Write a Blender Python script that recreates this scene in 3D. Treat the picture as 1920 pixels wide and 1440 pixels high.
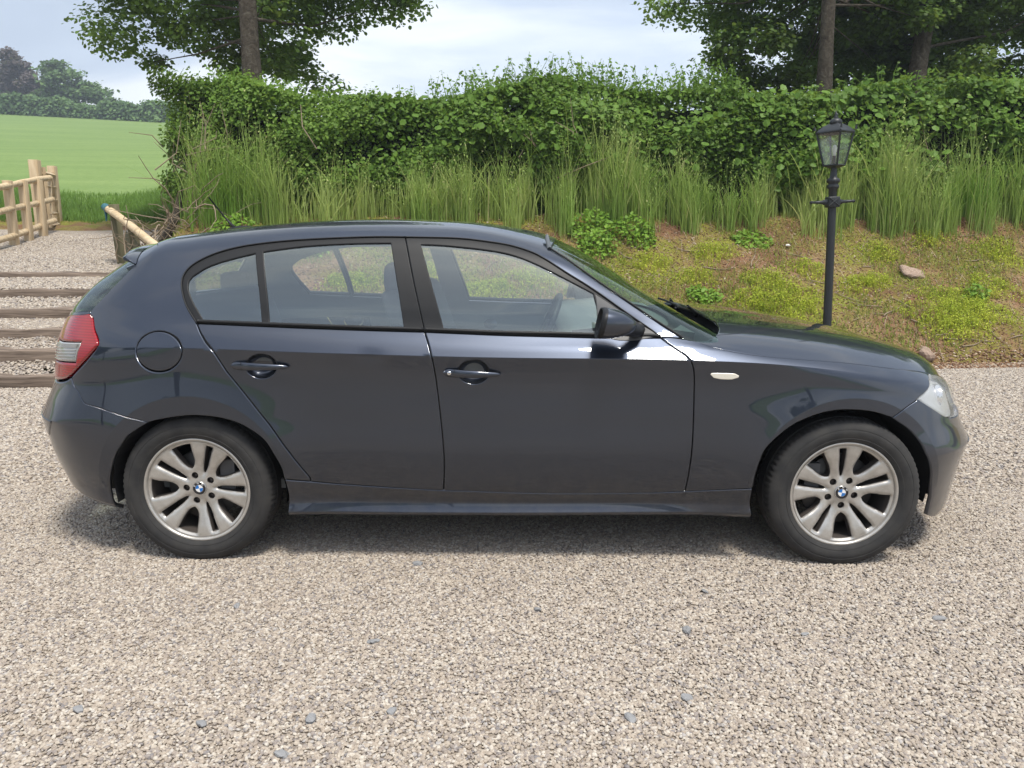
import bpy, bmesh, math, random
import numpy as np
from mathutils import Vector, Matrix, Euler
from mathutils.geometry import delaunay_2d_cdt
for o in list(bpy.data.objects): bpy.data.objects.remove(o)
SC = bpy.context.scene; COL = SC.collection
R = math.radians
# ---------------- camera ----------------
CAM_H = 1.345
cam = bpy.data.cameras.new('camera'); cam.sensor_width = 36; cam.lens = 36 * 1442 / 1920; cam.clip_start = .05; cam.clip_end = 2000
cam_o = bpy.data.objects.new('camera', cam); COL.objects.link(cam_o)
cam_o.matrix_world = Matrix.Translation((0, 0, CAM_H)) @ Matrix.Rotation(R(90 - 11.0), 4, 'X') @ Matrix.Rotation(R(.17), 4, 'Z')
SC.camera = cam_o
# ---------------- sky and sun ----------------
SUN_EL, SUN_AZ = 68, 31          # azimuth: degrees to the right of straight behind the camera
sd = Vector((math.sin(R(SUN_AZ)) * math.cos(R(SUN_EL)), -math.cos(R(SUN_AZ)) * math.cos(R(SUN_EL)), math.sin(R(SUN_EL))))
W = bpy.data.worlds.new('World'); SC.world = W; W.use_nodes = True
wn = W.node_tree.nodes; wl = W.node_tree.links; wn.clear()
sky = wn.new('ShaderNodeTexSky'); sky.sky_type = 'NISHITA'; sky.sun_disc = False; sky.sun_elevation = R(SUN_EL)
sky.sun_rotation = math.atan2(sd.x, sd.y); sky.air_density = 1.0; sky.dust_density = 5.0; sky.ozone_density = 1.5
tc = wn.new('ShaderNodeTexCoord'); mp = wn.new('ShaderNodeMapping'); mp.inputs['Scale'].default_value = (1.2, 1.2, 4.2)
wl.new(tc.outputs['Generated'], mp.inputs['Vector'])
nz = wn.new('ShaderNodeTexNoise'); nz.inputs['Scale'].default_value = 1.6; nz.inputs['Detail'].default_value = 7; nz.inputs['Roughness'].default_value = .52; nz.inputs['Distortion'].default_value = .5
wl.new(mp.outputs[0], nz.inputs['Vector'])
cr = wn.new('ShaderNodeValToRGB'); cr.color_ramp.elements[0].position = .36; cr.color_ramp.elements[0].color = (8.0, 9.3, 11.6, 1)
cr.color_ramp.elements[1].position = .62; cr.color_ramp.elements[1].color = (14.5, 15.2, 15.8, 1)
e = cr.color_ramp.elements.new(.5); e.color = (9.8, 11.2, 13.2, 1)
wl.new(nz.outputs['Fac'], cr.inputs[0])
n2 = wn.new('ShaderNodeTexNoise'); n2.inputs['Scale'].default_value = .9; n2.inputs['Detail'].default_value = 4
wl.new(mp.outputs[0], n2.inputs['Vector'])
cf = wn.new('ShaderNodeMapRange'); cf.inputs['From Min'].default_value = .3; cf.inputs['From Max'].default_value = .6; cf.inputs['To Min'].default_value = .42; cf.inputs['To Max'].default_value = .72
wl.new(n2.outputs['Fac'], cf.inputs['Value'])
mx = wn.new('ShaderNodeMixRGB'); wl.new(cf.outputs[0], mx.inputs[0]); wl.new(sky.outputs[0], mx.inputs[1]); wl.new(cr.outputs[0], mx.inputs[2])
bg = wn.new('ShaderNodeBackground'); bg.inputs['Strength'].default_value = .085
wl.new(mx.outputs[0], bg.inputs['Color'])
wo = wn.new('ShaderNodeOutputWorld'); wl.new(bg.outputs[0], wo.inputs['Surface'])
sun = bpy.data.lights.new('sun', 'SUN'); sun.energy = 3.5; sun.angle = R(13); sun.color = (1, .95, .86)
sun_o = bpy.data.objects.new('sun', sun); COL.objects.link(sun_o); sun_o.rotation_euler = sd.to_track_quat('Z', 'Y').to_euler(); sun_o.location = (0, 0, 30)
vs = SC.view_settings; vs.view_transform = 'Standard'; vs.look = 'None'; vs.exposure = 0.33; vs.gamma = 1; vs.use_curve_mapping = False
SC.cycles.max_bounces = 8; SC.cycles.transparent_max_bounces = 16; SC.cycles.caustics_reflective = False; SC.cycles.caustics_refractive = False
SC.cycles.use_denoising = True; SC.cycles.sample_clamp_indirect = 6
# ---------------- helpers ----------------
rng = np.random.default_rng(7); random.seed(7)
def link(o, parent=None):
    COL.objects.link(o)
    if parent is not None: o.parent = parent
    return o
def mesh_obj(name, verts, faces, mat=None, parent=None, smooth=False, normals=None, mats=None, midx=None):
    me = bpy.data.meshes.new(name); me.from_pydata([tuple(map(float, v)) for v in verts], [], [tuple(int(i) for i in f) for f in faces])
    for m in (mats if mats else [mat] if mat else []): me.materials.append(m)
    if midx is not None: me.polygons.foreach_set('material_index', np.array(midx, np.int32))
    if smooth or normals is not None: me.polygons.foreach_set('use_smooth', [True] * len(me.polygons))
    me.update()
    if normals is not None: me.normals_split_custom_set_from_vertices([tuple(n) for n in normals])
    return link(bpy.data.objects.new(name, me), parent)
def np_obj(name, V, F, mat, parent=None, smooth=False):
    """fast: V (n,3), F (m,k) same k"""
    V = np.asarray(V, np.float32); F = np.asarray(F, np.int32); k = F.shape[1]
    me = bpy.data.meshes.new(name); me.vertices.add(len(V)); me.vertices.foreach_set('co', V.ravel())
    me.loops.add(F.size); me.loops.foreach_set('vertex_index', F.ravel())
    me.polygons.add(len(F)); me.polygons.foreach_set('loop_start', np.arange(0, F.size, k, dtype=np.int32))
    me.polygons.foreach_set('loop_total', np.full(len(F), k, np.int32))
    if smooth: me.polygons.foreach_set('use_smooth', np.ones(len(F), bool))
    me.materials.append(mat); me.update(calc_edges=True); me.validate()
    return link(bpy.data.objects.new(name, me), parent)
def empty(name, loc=(0, 0, 0), rz=0, parent=None):
    o = bpy.data.objects.new(name, None); o.location = loc; o.rotation_euler = (0, 0, rz); o.empty_display_size = .1
    return link(o, parent)
def tag(o, label=None, cat=None, group=None, kind=None):
    for k, v in (('label', label), ('category', cat), ('group', group), ('kind', kind)):
        if v: o[k] = v
    return o
def tube(path, radii, seg=8, cap=True):
    """V,F of a tube through path points"""
    P = np.asarray(path, float); n = len(P); radii = np.broadcast_to(np.asarray(radii, float), (n,))
    T = np.gradient(P, axis=0); T /= np.linalg.norm(T, axis=1)[:, None] + 1e-9
    ref = np.array([0, 0, 1.]) if abs(T[0][2]) < .9 else np.array([1., 0, 0])
    V = []; F = []
    for i in range(n):
        a = np.cross(T[i], ref); a /= np.linalg.norm(a) + 1e-9; b = np.cross(T[i], a)
        for k in range(seg):
            th = 2 * math.pi * k / seg
            V.append(P[i] + radii[i] * (math.cos(th) * a + math.sin(th) * b))
    for i in range(n - 1):
        for k in range(seg):
            k2 = (k + 1) % seg
            F.append((i * seg + k, i * seg + k2, (i + 1) * seg + k2, (i + 1) * seg + k))
    if cap:
        F.append(tuple(range(seg))[::1]); F.append(tuple((n - 1) * seg + k for k in range(seg))[::-1])
    return V, F
def lathe(profile, seg=48, axis='y'):
    """profile [(r, h)] around an axis; closed surface strip"""
    V = []; F = []
    for r, h in profile:
        for k in range(seg):
            a = 2 * math.pi * k / seg
            V.append({'y': (r * math.cos(a), h, r * math.sin(a)), 'z': (r * math.cos(a), r * math.sin(a), h)}[axis])
    for i in range(len(profile) - 1):
        for k in range(seg):
            k2 = (k + 1) % seg
            F.append((i * seg + k, i * seg + k2, (i + 1) * seg + k2, (i + 1) * seg + k))
    return V, F
def merge(*parts):
    V = []; F = []
    for v, f in parts:
        o = len(V); V += list(v); F += [tuple(i + o for i in q) for q in f]
    return V, F
def box(cx, cy, cz, sx, sy, sz):
    x, y, z = sx / 2, sy / 2, sz / 2
    V = [(cx + a * x, cy + b * y, cz + c * z) for a in (-1, 1) for b in (-1, 1) for c in (-1, 1)]
    return V, [(0, 1, 3, 2), (4, 6, 7, 5), (0, 4, 5, 1), (2, 3, 7, 6), (0, 2, 6, 4), (1, 5, 7, 3)]
def bev(o, w=.004, seg=2, angle=35):
    m = o.modifiers.new('bevel', 'BEVEL'); m.width = w; m.segments = seg; m.limit_method = 'ANGLE'; m.angle_limit = R(angle)
    o.data.polygons.foreach_set('use_smooth', [True] * len(o.data.polygons))
    return o
def subd(o, n=2):
    m = o.modifiers.new('sub', 'SUBSURF'); m.levels = n; m.render_levels = n
    o.data.polygons.foreach_set('use_smooth', [True] * len(o.data.polygons)); return o
# ---------------- materials ----------------
def mat(name, col=(.5, .5, .5), rough=.6, metal=0., coat=0., coat_rough=.03, spec=.5, trans=0., ior=1.5):
    m = bpy.data.materials.new(name); m.use_nodes = True; b = m.node_tree.nodes['Principled BSDF']
    b.inputs['Base Color'].default_value = (*col, 1); b.inputs['Roughness'].default_value = rough; b.inputs['Metallic'].default_value = metal
    b.inputs['Coat Weight'].default_value = coat; b.inputs['Coat Roughness'].default_value = coat_rough
    b.inputs['Specular IOR Level'].default_value = spec; b.inputs['IOR'].default_value = ior
    return m
def nd(m, t, **kw):
    n = m.node_tree.nodes.new(t)
    for k, v in kw.items():
        if hasattr(n, k) and k not in n.inputs: setattr(n, k, v)
        else: n.inputs[k].default_value = v
    return n
def lk(m, a, b): m.node_tree.links.new(a, b)
def bsdf(m): return m.node_tree.nodes['Principled BSDF']
def ramp(m, fac, stops):
    r = nd(m, 'ShaderNodeValToRGB'); el = r.color_ramp.elements
    while len(el) < len(stops): el.new(.5)
    for e_, (p, c) in zip(el, stops): e_.position = p; e_.color = (*c, 1)
    lk(m, fac, r.inputs[0]); return r.outputs[0]
def noise(m, scale, detail=4, rough=.55, coord='Object', dist=0):
    t = nd(m, 'ShaderNodeTexCoord'); n = nd(m, 'ShaderNodeTexNoise'); n.inputs['Scale'].default_value = scale; n.inputs['Detail'].default_value = detail
    n.inputs['Roughness'].default_value = rough; n.inputs['Distortion'].default_value = dist; lk(m, t.outputs[coord], n.inputs['Vector']); return n.outputs['Fac']
def bump(m, h, strength=.3, dist=.01):
    b = nd(m, 'ShaderNodeBump'); b.inputs['Strength'].default_value = strength; b.inputs['Distance'].default_value = dist
    lk(m, h, b.inputs['Height']); lk(m, b.outputs[0], bsdf(m).inputs['Normal']); return b
def mixc(m, fac, a, b, mode='MIX'):
    x = nd(m, 'ShaderNodeMixRGB'); x.blend_type = mode
    for s, v in ((1, a), (2, b)):
        if isinstance(v, tuple): x.inputs[s].default_value = (*v, 1)
        else: lk(m, v, x.inputs[s])
    if isinstance(fac, (int, float)): x.inputs[0].default_value = fac
    else: lk(m, fac, x.inputs[0])
    return x.outputs[0]
def leafmat(name, stops, rough=.5, transl=.3, nscale=.5):
    stops = [(p, (c[0] * .90, c[1] * 1.08, c[2] * .72) if c[1] > c[0] else c) for p, c in stops]
    m = mat(name, rough=rough, spec=.22); g = nd(m, 'ShaderNodeNewGeometry')
    c = ramp(m, g.outputs['Random Per Island'], stops)
    n = noise(m, nscale, 2); c2 = mixc(m, .35, c, ramp(m, n, [(.35, tuple(x * .55 for x in stops[0][1])), (.65, tuple(min(1, x * 1.15) for x in stops[-1][1]))]))
    lk(m, c2, bsdf(m).inputs['Base Color'])
    t = nd(m, 'ShaderNodeBsdfTranslucent'); lk(m, mixc(m, .25, c2, (.5, .6, .1)), t.inputs['Color'])
    ms = nd(m, 'ShaderNodeMixShader'); ms.inputs[0].default_value = transl
    lk(m, bsdf(m).outputs[0], ms.inputs[1]); lk(m, t.outputs[0], ms.inputs[2])
    lk(m, ms.outputs[0], m.node_tree.nodes['Material Output'].inputs['Surface'])
    return m
def two_sided(m, f, ior):
    """the same mirror strength from both sides of a thin pane"""
    g = m.node_tree.nodes.new('ShaderNodeNewGeometry'); r_ = m.node_tree.nodes.new('ShaderNodeMapRange')
    r_.inputs['To Min'].default_value = ior; r_.inputs['To Max'].default_value = 1 / ior
    m.node_tree.links.new(g.outputs['Backfacing'], r_.inputs['Value']); m.node_tree.links.new(r_.outputs[0], f.inputs['IOR'])
M_lens2 = bpy.data.materials.new('lantern_glass'); M_lens2.use_nodes = True; _n = M_lens2.node_tree.nodes; _n.clear()
_f = _n.new('ShaderNodeFresnel'); _f.inputs['IOR'].default_value = 2.6; _t = _n.new('ShaderNodeBsdfTransparent'); _t.inputs['Color'].default_value = (.88, .92, .90, 1); _g = _n.new('ShaderNodeBsdfGlossy'); _g.inputs['Roughness'].default_value = .2
_x = _n.new('ShaderNodeMixShader'); _o = _n.new('ShaderNodeOutputMaterial'); _l = M_lens2.node_tree.links
two_sided(M_lens2, _f, 2.2); _l.new(_f.outputs[0], _x.inputs[0]); _l.new(_t.outputs[0], _x.inputs[1]); _l.new(_g.outputs[0], _x.inputs[2]); _l.new(_x.outputs[0], _o.inputs['Surface'])
def sst(a, b, x):
    t = np.clip((np.asarray(x, float) - a) / (b - a), 0, 1); return t * t * (3 - 2 * t)
STEP_Y = [6.68, 7.09, 7.51, 8.02, 8.72, 9.83]
def toe(X): return 7.5 + .13 * np.clip(X, 0, 12)
def wob(X, Y): return .045 * np.sin(1.7 * X + .6 * Y) * np.sin(2.1 * Y - .8 * X) + .03 * np.sin(4.3 * X - 1.1 * Y + 1) * np.sin(3.9 * Y + .7) + .012 * np.sin(9.1 * X + 3 * Y) * np.sin(8.3 * Y - 2 * X)
def path_z(Y):
    Y = np.asarray(Y, float)
    return np.interp(Y, [6.6, 6.69, 6.78, 7.08, 7.19, 7.50, 7.61, 8.01, 8.12, 8.71, 8.82, 9.82, 9.93, 13, 15, 16, 18, 24], [-.02, -.02, .09, .155, .25, .315, .41, .475, .57, .635, .73, .795, .83, 1.15, 1.40, 1.45, 1.62, 2.2])
def bank_z(X, Y):
    X = np.asarray(X, float); Y = np.asarray(Y, float); t = toe(X)
    s = np.clip((Y - t) / (10.5 - t), 0, 1)
    z = 1.58 * (s ** .92) * (1 - .12 * np.sin(np.pi * s)) + .04 * np.clip(Y - 10.5, 0, 8) + wob(X, Y) * sst(0, .25, s)
    z = z - .05 * (1 - sst(0, .1, s))
    k = sst(-4.95, -4.35, X + .10 * np.sin(3 * Y))
    return z * k + (path_z(Y) - .03) * (1 - k)
def field_z(X, Y):
    X = np.asarray(X, float); Y = np.asarray(Y, float)
    z = 1.45 + (Y - 16) * (.1675 - .00045 * (X + 70)) + .12 * np.sin(X * .11) * np.sin(Y * .09)
    c = 1.45 + 95 * (.1675 - .00045 * (X + 70))
    return np.where(Y < 111, z, c - (Y - 111) * .10)
# ================= setting =================
def gravel_mat(name, scale, cols, bstr=.6, dark=.5):
    m = mat(name, rough=.92, spec=.2); t = nd(m, 'ShaderNodeTexCoord')
    v = nd(m, 'ShaderNodeTexVoronoi'); v.inputs['Scale'].default_value = scale; lk(m, t.outputs['Object'], v.inputs['Vector'])
    sp = nd(m, 'ShaderNodeSeparateColor'); lk(m, v.outputs['Color'], sp.inputs[0])
    c = ramp(m, sp.outputs[0], cols)
    big = noise(m, .55, 4); c = mixc(m, .35, c, ramp(m, big, [(.3, (.30, .25, .20)), (.7, (.62, .56, .47))]), 'OVERLAY')
    d = nd(m, 'ShaderNodeMapRange'); d.inputs['From Min'].default_value = .15; d.inputs['From Max'].default_value = .75; d.inputs['To Min'].default_value = 1; d.inputs['To Max'].default_value = dark
    lk(m, v.outputs['Distance'], d.inputs['Value'])
    lk(m, mixc(m, 1.0, c, d.outputs[0], 'MULTIPLY'), bsdf(m).inputs['Base Color'])
    iv = nd(m, 'ShaderNodeMath', operation='SUBTRACT'); iv.inputs[0].default_value = 1; lk(m, v.outputs['Distance'], iv.inputs[1])
    bump(m, iv.outputs[0], bstr, .012); return m
PEB = [(0.0, (.20, .19, .195)), (.10, (.275, .245, .23)), (.32, (.325, .28, .238)), (.55, (.385, .335, .282)), (.75, (.44, .395, .34)), (.92, (.52, .485, .435)), (1.0, (.35, .335, .33))]
M_yard = gravel_mat('yard_gravel', 125, PEB, dark=.8)
M_soil = mat('bank_soil', rough=.95, spec=.15)
_a = ramp(M_soil, noise(M_soil, 1.6, 7, .62), [(.30, (.10, .052, .030)), (.50, (.235, .130, .072)), (.72, (.38, .245, .150))])
_g = ramp(M_soil, noise(M_soil, 1.1, 6, .7, dist=.3), [(.40, (0, 0, 0)), (.58, (1, 1, 1))])
_b = mixc(M_soil, _g, _a, ramp(M_soil, noise(M_soil, 30, 5), [(.3, (.12, .125, .022)), (.7, (.29, .29, .05))]))
_l = ramp(M_soil, noise(M_soil, 55, 3, .8), [(.62, (0, 0, 0)), (.70, (1, 1, 1))]); _b = mixc(M_soil, _l, _b, (.36, .29, .21))
lk(M_soil, _b, bsdf(M_soil).inputs['Base Color']); bump(M_soil, noise(M_soil, 18, 8, .7), .9, .06)
M_field = mat('field_grass', rough=.9, spec=.1)
_t = nd(M_field, 'ShaderNodeTexCoord'); _m = nd(M_field, 'ShaderNodeMapping'); _m.inputs['Scale'].default_value = (.05, .55, .0); _m.inputs['Rotation'].default_value = (0, 0, R(-4)); lk(M_field, _t.outputs['Object'], _m.inputs['Vector'])
_n = nd(M_field, 'ShaderNodeTexNoise'); _n.inputs['Scale'].default_value = 1.0; _n.inputs['Detail'].default_value = 6; _n.inputs['Distortion'].default_value = .4; lk(M_field, _m.outputs[0], _n.inputs['Vector'])
_c = ramp(M_field, _n.outputs['Fac'], [(.30, (.085, .16, .040)), (.5, (.13, .205, .058)), (.70, (.18, .255, .082))])
_c = mixc(M_field, .30, _c, ramp(M_field, noise(M_field, 14, 3, .8), [(.35, (.08, .145, .035)), (.65, (.23, .31, .10))]))
_c = mixc(M_field, .35, _c, ramp(M_field, noise(M_field, 3.5, 6, .7), [(.3, (.11, .17, .05)), (.7, (.24, .31, .11))]))
lk(M_field, _c, bsdf(M_field).inputs['Base Color'])
def grid(name, xs, ys, f, m, smooth=True):
    X, Y = np.meshgrid(xs, ys); Z = f(X, Y); n, k = X.shape
    i = np.arange(n * k).reshape(n, k); F = np.stack([i[:-1, :-1], i[:-1, 1:], i[1:, 1:], i[1:, :-1]], -1).reshape(-1, 4)
    return np_obj(name, np.stack([X, Y, Z], -1).reshape(-1, 3), F, m, smooth=smooth)
ground = grid('ground', np.linspace(-900, 900, 7), np.linspace(-900, 900, 7), lambda X, Y: X * 0 - .30, M_field); tag(ground, kind='structure')
yard = grid('gravel_yard', np.linspace(-36, 40, 153), np.linspace(-14, 9.2, 47), lambda X, Y: np.where((X < -4.6) & (Y > 6.8), -.12, 0.0) - .0035 + .0015 * np.sin(1.3 * X) * np.sin(1.7 * Y), M_yard); tag(yard, kind='structure')
bank = grid('bank', np.arange(-5.1, 16, .09), np.arange(7.2, 16.5, .08), bank_z, M_soil); tag(bank, kind='structure')
path = grid('path', np.arange(-36, -4.2, .16), np.concatenate([np.arange(6.60, 10, .045), np.arange(10, 16.2, .2)]), lambda X, Y: path_z(Y) + .02 * np.sin(2 * X + Y) * np.sin(3 * Y) * .5 - .012, M_yard); tag(path, kind='structure')
fieldo = grid('field', np.arange(-150, 90, 2.0), np.concatenate([np.arange(16, 40, .6), np.arange(40, 111, 2), np.arange(111, 260, 6)]), field_z, M_field); tag(fieldo, kind='structure')
_s = grid('soil_edge', np.arange(-36, -4.0, .15), np.arange(15.0, 16.75, .07), lambda X, Y: path_z(Y) - .05 + .10 * sst(15.0, 15.7, Y) + (.028 * np.sin(5.3 * X + 2 * Y) * np.sin(9 * Y + X) + .02 * np.sin(11 * X + 5 * Y)) * sst(15.1, 15.6, Y) + .04 * sst(16.0, 16.7, Y), M_soil); tag(_s, kind='structure')
# loose gravel: real stones, scattered with geometry nodes
def stone_mat(name):
    m = mat(name, rough=.85, spec=.25); oi = nd(m, 'ShaderNodeObjectInfo'); c = ramp(m, oi.outputs['Random'], PEB)
    c = mixc(m, .28, c, ramp(m, noise(m, 130, 4), [(.3, (.22, .19, .16)), (.7, (.78, .72, .62))]), 'OVERLAY')
    lk(m, c, bsdf(m).inputs['Base Color']); return m
M_stone = stone_mat('pebble')
def scatter_gravel(name, corners, density, size, seed, zf=None, nx=1, ny=1, M_stone=M_stone):
    (x0, y0), (x1, y1), (x2, y2), (x3, y3) = corners       # near-left, near-right, far-right, far-left
    V = []
    for j in range(ny + 1):
        t = j / ny
        for i in range(nx + 1):
            s = i / nx; X = (x0 + (x3 - x0) * t) * (1 - s) + (x1 + (x2 - x1) * t) * s; Y = (y0 + (y3 - y0) * t) * (1 - s) + (y1 + (y2 - y1) * t) * s
            V.append((X, Y, float(zf(X, Y)) if zf else 0.0))
    F = [(j * (nx + 1) + i, j * (nx + 1) + i + 1, (j + 1) * (nx + 1) + i + 1, (j + 1) * (nx + 1) + i) for j in range(ny) for i in range(nx)]
    o = mesh_obj(name, V, F, M_stone); tag(o, kind='stuff')
    g = bpy.data.node_groups.new('scatter', 'GeometryNodeTree'); g.interface.new_socket('Geometry', in_out='INPUT', socket_type='NodeSocketGeometry'); g.interface.new_socket('Geometry', in_out='OUTPUT', socket_type='NodeSocketGeometry')
    N = g.nodes; L = g.links; gi = N.new('NodeGroupInput'); go = N.new('NodeGroupOutput')
    dp = N.new('GeometryNodeDistributePointsOnFaces'); dp.inputs['Density'].default_value = density; dp.inputs['Seed'].default_value = seed; L.new(gi.outputs[0], dp.inputs['Mesh'])
    jn = N.new('GeometryNodeJoinGeometry')
    for k in range(5):
        ic = N.new('GeometryNodeMeshIcoSphere'); ic.inputs['Radius'].default_value = size; ic.inputs['Subdivisions'].default_value = 2
        sp = N.new('GeometryNodeSetPosition'); nt = N.new('ShaderNodeTexNoise'); nt.noise_dimensions = '4D'; nt.inputs['W'].default_value = k * 3.7 + seed; nt.inputs['Scale'].default_value = .55 / size; nt.inputs['Detail'].default_value = 1.5
        vm = N.new('ShaderNodeVectorMath'); vm.operation = 'SUBTRACT'; vm.inputs[1].default_value = (.5, .5, .5); L.new(nt.outputs['Color'], vm.inputs[0])
        vs_ = N.new('ShaderNodeVectorMath'); vs_.operation = 'SCALE'; vs_.inputs['Scale'].default_value = size * 2.0; L.new(vm.outputs[0], vs_.inputs[0])
        L.new(ic.outputs['Mesh'], sp.inputs['Geometry']); L.new(vs_.outputs[0], sp.inputs['Offset'])
        tr = N.new('GeometryNodeTransform'); tr.inputs['Scale'].default_value = ((1.15, .9, .62), (1.0, .8, .7), (1.3, .8, .5), (.9, .9, .7), (1.1, .7, .6))[k]; L.new(sp.outputs[0], tr.inputs['Geometry'])
        ss = N.new('GeometryNodeSetShadeSmooth'); ss.inputs['Shade Smooth'].default_value = k % 2 == 0; L.new(tr.outputs[0], ss.inputs['Geometry'])
        sm = N.new('GeometryNodeSetMaterial'); sm.inputs['Material'].default_value = M_stone; L.new(ss.outputs[0], sm.inputs['Geometry'])
        gt = N.new('GeometryNodeGeometryToInstance'); L.new(sm.outputs[0], gt.inputs[0]); L.new(gt.outputs[0], jn.inputs[0])
    ip = N.new('GeometryNodeInstanceOnPoints'); L.new(dp.outputs['Points'], ip.inputs['Points']); L.new(jn.outputs[0], ip.inputs['Instance']); ip.inputs['Pick Instance'].default_value = True
    ri = N.new('FunctionNodeRandomValue'); ri.data_type = 'INT'; ri.inputs['Min'].default_value = 0; [setattr(s_, 'default_value', 4) for s_ in ri.inputs if s_.name == 'Max' and s_.type == 'INT']; L.new([s_ for s_ in ri.outputs if s_.type == 'INT'][0], ip.inputs['Instance Index'])
    rr = N.new('FunctionNodeRandomValue'); rr.data_type = 'FLOAT_VECTOR'; rr.inputs[0].default_value = (-.5, -.5, 0); rr.inputs[1].default_value = (.5, .5, 6.28); L.new(rr.outputs[0], ip.inputs['Rotation'])
    rs = N.new('FunctionNodeRandomValue'); rs.data_type = 'FLOAT'
    [setattr(s_, 'default_value', v_) for s_, v_ in ((([s_ for s_ in rs.inputs if s_.type == 'VALUE'])[0], .5), (([s_ for s_ in rs.inputs if s_.type == 'VALUE'])[1], 1.35))]
    L.new([s_ for s_ in rs.outputs if s_.type == 'VALUE'][0], ip.inputs['Scale']); L.new(ip.outputs[0], go.inputs[0])
    md = o.modifiers.new('scatter', 'NODES'); md.node_group = g; return o
scatter_gravel('gravel', ((-2.0, 1.35), (2.0, 1.35), (3.4, 4.0), (-3.4, 4.0)), 20500, .0054, 1)
scatter_gravel('gravel', ((-3.4, 4.0), (3.4, 4.0), (6.4, 8.0), (-5.4, 6.75)), 5200, .0082, 2)
scatter_gravel('gravel', ((-8.0, 6.7), (-3.9, 6.7), (-4.5, 14.5), (-11.0, 14.5)), 2300, .0115, 3, zf=lambda X, Y: path_z(Y) - .006, nx=1, ny=160)
M_crumb = mat('soil_crumb', rough=.95, spec=.1); _oi = nd(M_crumb, 'ShaderNodeObjectInfo'); lk(M_crumb, ramp(M_crumb, _oi.outputs['Random'], [(0, (.085, .045, .028)), (.5, (.20, .115, .068)), (.85, (.32, .22, .145)), (1, (.46, .38, .29))]), bsdf(M_crumb).inputs['Base Color'])
scatter_gravel('soil_crumbs', ((-4.2, 7.45), (9.0, 8.55), (9.0, 10.6), (-4.2, 10.6)), 850, .010, 5, zf=lambda X, Y: bank_z(X, Y) + .001, nx=110, ny=40, M_stone=M_crumb)
scatter_gravel('soil_crumbs', ((-1.0, 7.18), (9.0, 8.30), (9.0, 8.75), (-1.0, 7.65)), 1400, .013, 6, zf=lambda X, Y: max(float(bank_z(X, Y)), -.002), nx=60, ny=4, M_stone=M_crumb)
# ================= vegetation builders =================
LEAF = np.array([[0, 0, 0], [.42, .28, .05], [.36, .68, .06], [0, 1, -.02], [-.36, .68, .06], [-.42, .28, .05]])
def leaves(C, size, nrm, droop=.0, aspect=.75, seed=0):
    """one small folded leaf at each centre: V, F(quads)"""
    r = np.random.default_rng(seed); n = len(C); C = np.asarray(C); size = np.broadcast_to(size, (n,))
    N = nrm + r.normal(0, .55, (n, 3)); N /= np.linalg.norm(N, axis=1)[:, None] + 1e-9
    T_ = r.normal(0, 1, (n, 3)); T_[:, 2] -= droop; T_ -= (T_ * N).sum(1)[:, None] * N; T_ /= np.linalg.norm(T_, axis=1)[:, None] + 1e-9
    B = np.cross(T_, N); L = LEAF[None] * size[:, None, None]
    V = C[:, None] + L[:, :, :1] * B[:, None] * aspect / .75 + L[:, :, 1:2] * T_[:, None] + L[:, :, 2:] * N[:, None]
    b = np.arange(n)[:, None] * 6
    F = np.concatenate([b + np.array([[0, 1, 2, 3]]), b + np.array([[0, 3, 4, 5]])]); return V.reshape(-1, 3), F
def blades(P, h, w, lean, seed=0, seg=4, yaw=None):
    r = np.random.default_rng(seed); n = len(P); h = np.broadcast_to(h, (n,)); w = np.broadcast_to(w, (n,)); a = r.uniform(0, 6.28, n) if yaw is None else yaw
    D = np.stack([np.cos(a), np.sin(a), 0 * a], 1) * (np.abs(r.normal(0, 1, n)) * lean)[:, None]
    S_ = np.stack([-np.sin(a + r.normal(0, .9, n)), np.cos(a), 0 * a], 1); V = []
    for k in range(seg + 1):
        t = k / seg; c = P + D * (h * t ** 2.2)[:, None] + np.array([0, 0, 1.]) * (h * (t - .22 * lean * t ** 3))[:, None]
        ww = (w * (1 - t ** 2.5) * .5 + .0004)[:, None]; V += [c - S_ * ww, c + S_ * ww]
    V = np.stack(V, 1); m = 2 * (seg + 1); b = np.arange(n)[:, None] * m
    F = np.concatenate([b + np.array([[2 * k, 2 * k + 1, 2 * k + 3, 2 * k + 2]]) for k in range(seg)]); return V.reshape(-1, 3), F
def cat(*vf):
    V = []; F = []; o = 0
    for v, f in vf: V.append(v); F.append(np.asarray(f) + o); o += len(v)
    return np.vstack(V), np.vstack(F)
M_hleaf = leafmat('hedge_leaf', [(0, (.060, .105, .022)), (.45, (.105, .170, .034)), (.8, (.155, .225, .048)), (1, (.22, .29, .075))], .5, .36, .45)
M_hazel = leafmat('hazel_leaf', [(0, (.085, .15, .030)), (.5, (.135, .215, .045)), (1, (.21, .30, .075))], .5, .35, .8)
M_oak = leafmat('oak_leaf', [(0, (.065, .105, .032)), (.5, (.115, .17, .050)), (1, (.18, .25, .075))], .5, .40, .5)
M_tall = leafmat('tall_grass', [(0, (.21, .33, .075)), (.5, (.31, .43, .12)), (.9, (.42, .50, .19)), (1, (.58, .53, .27))], .55, .45, .6)
M_meadow = leafmat('meadow_grass', [(0, (.09, .155, .035)), (.5, (.135, .215, .052)), (1, (.20, .28, .08))], .6, .35, .6)
M_short = leafmat('short_grass', [(0, (.15, .20, .030)), (.6, (.25, .30, .045)), (.9, (.34, .37, .06)), (1, (.46, .38, .18))], .6, .3, 1.2)
M_yellow = leafmat('yellow_weed', [(0, (.30, .34, .040)), (.6, (.44, .47, .055)), (1, (.56, .55, .08))], .6, .3, 1.2)
M_weed = leafmat('weed_leaf', [(0, (.13, .22, .035)), (.6, (.20, .30, .055)), (1, (.28, .37, .08))], .5, .3, 1)
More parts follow.
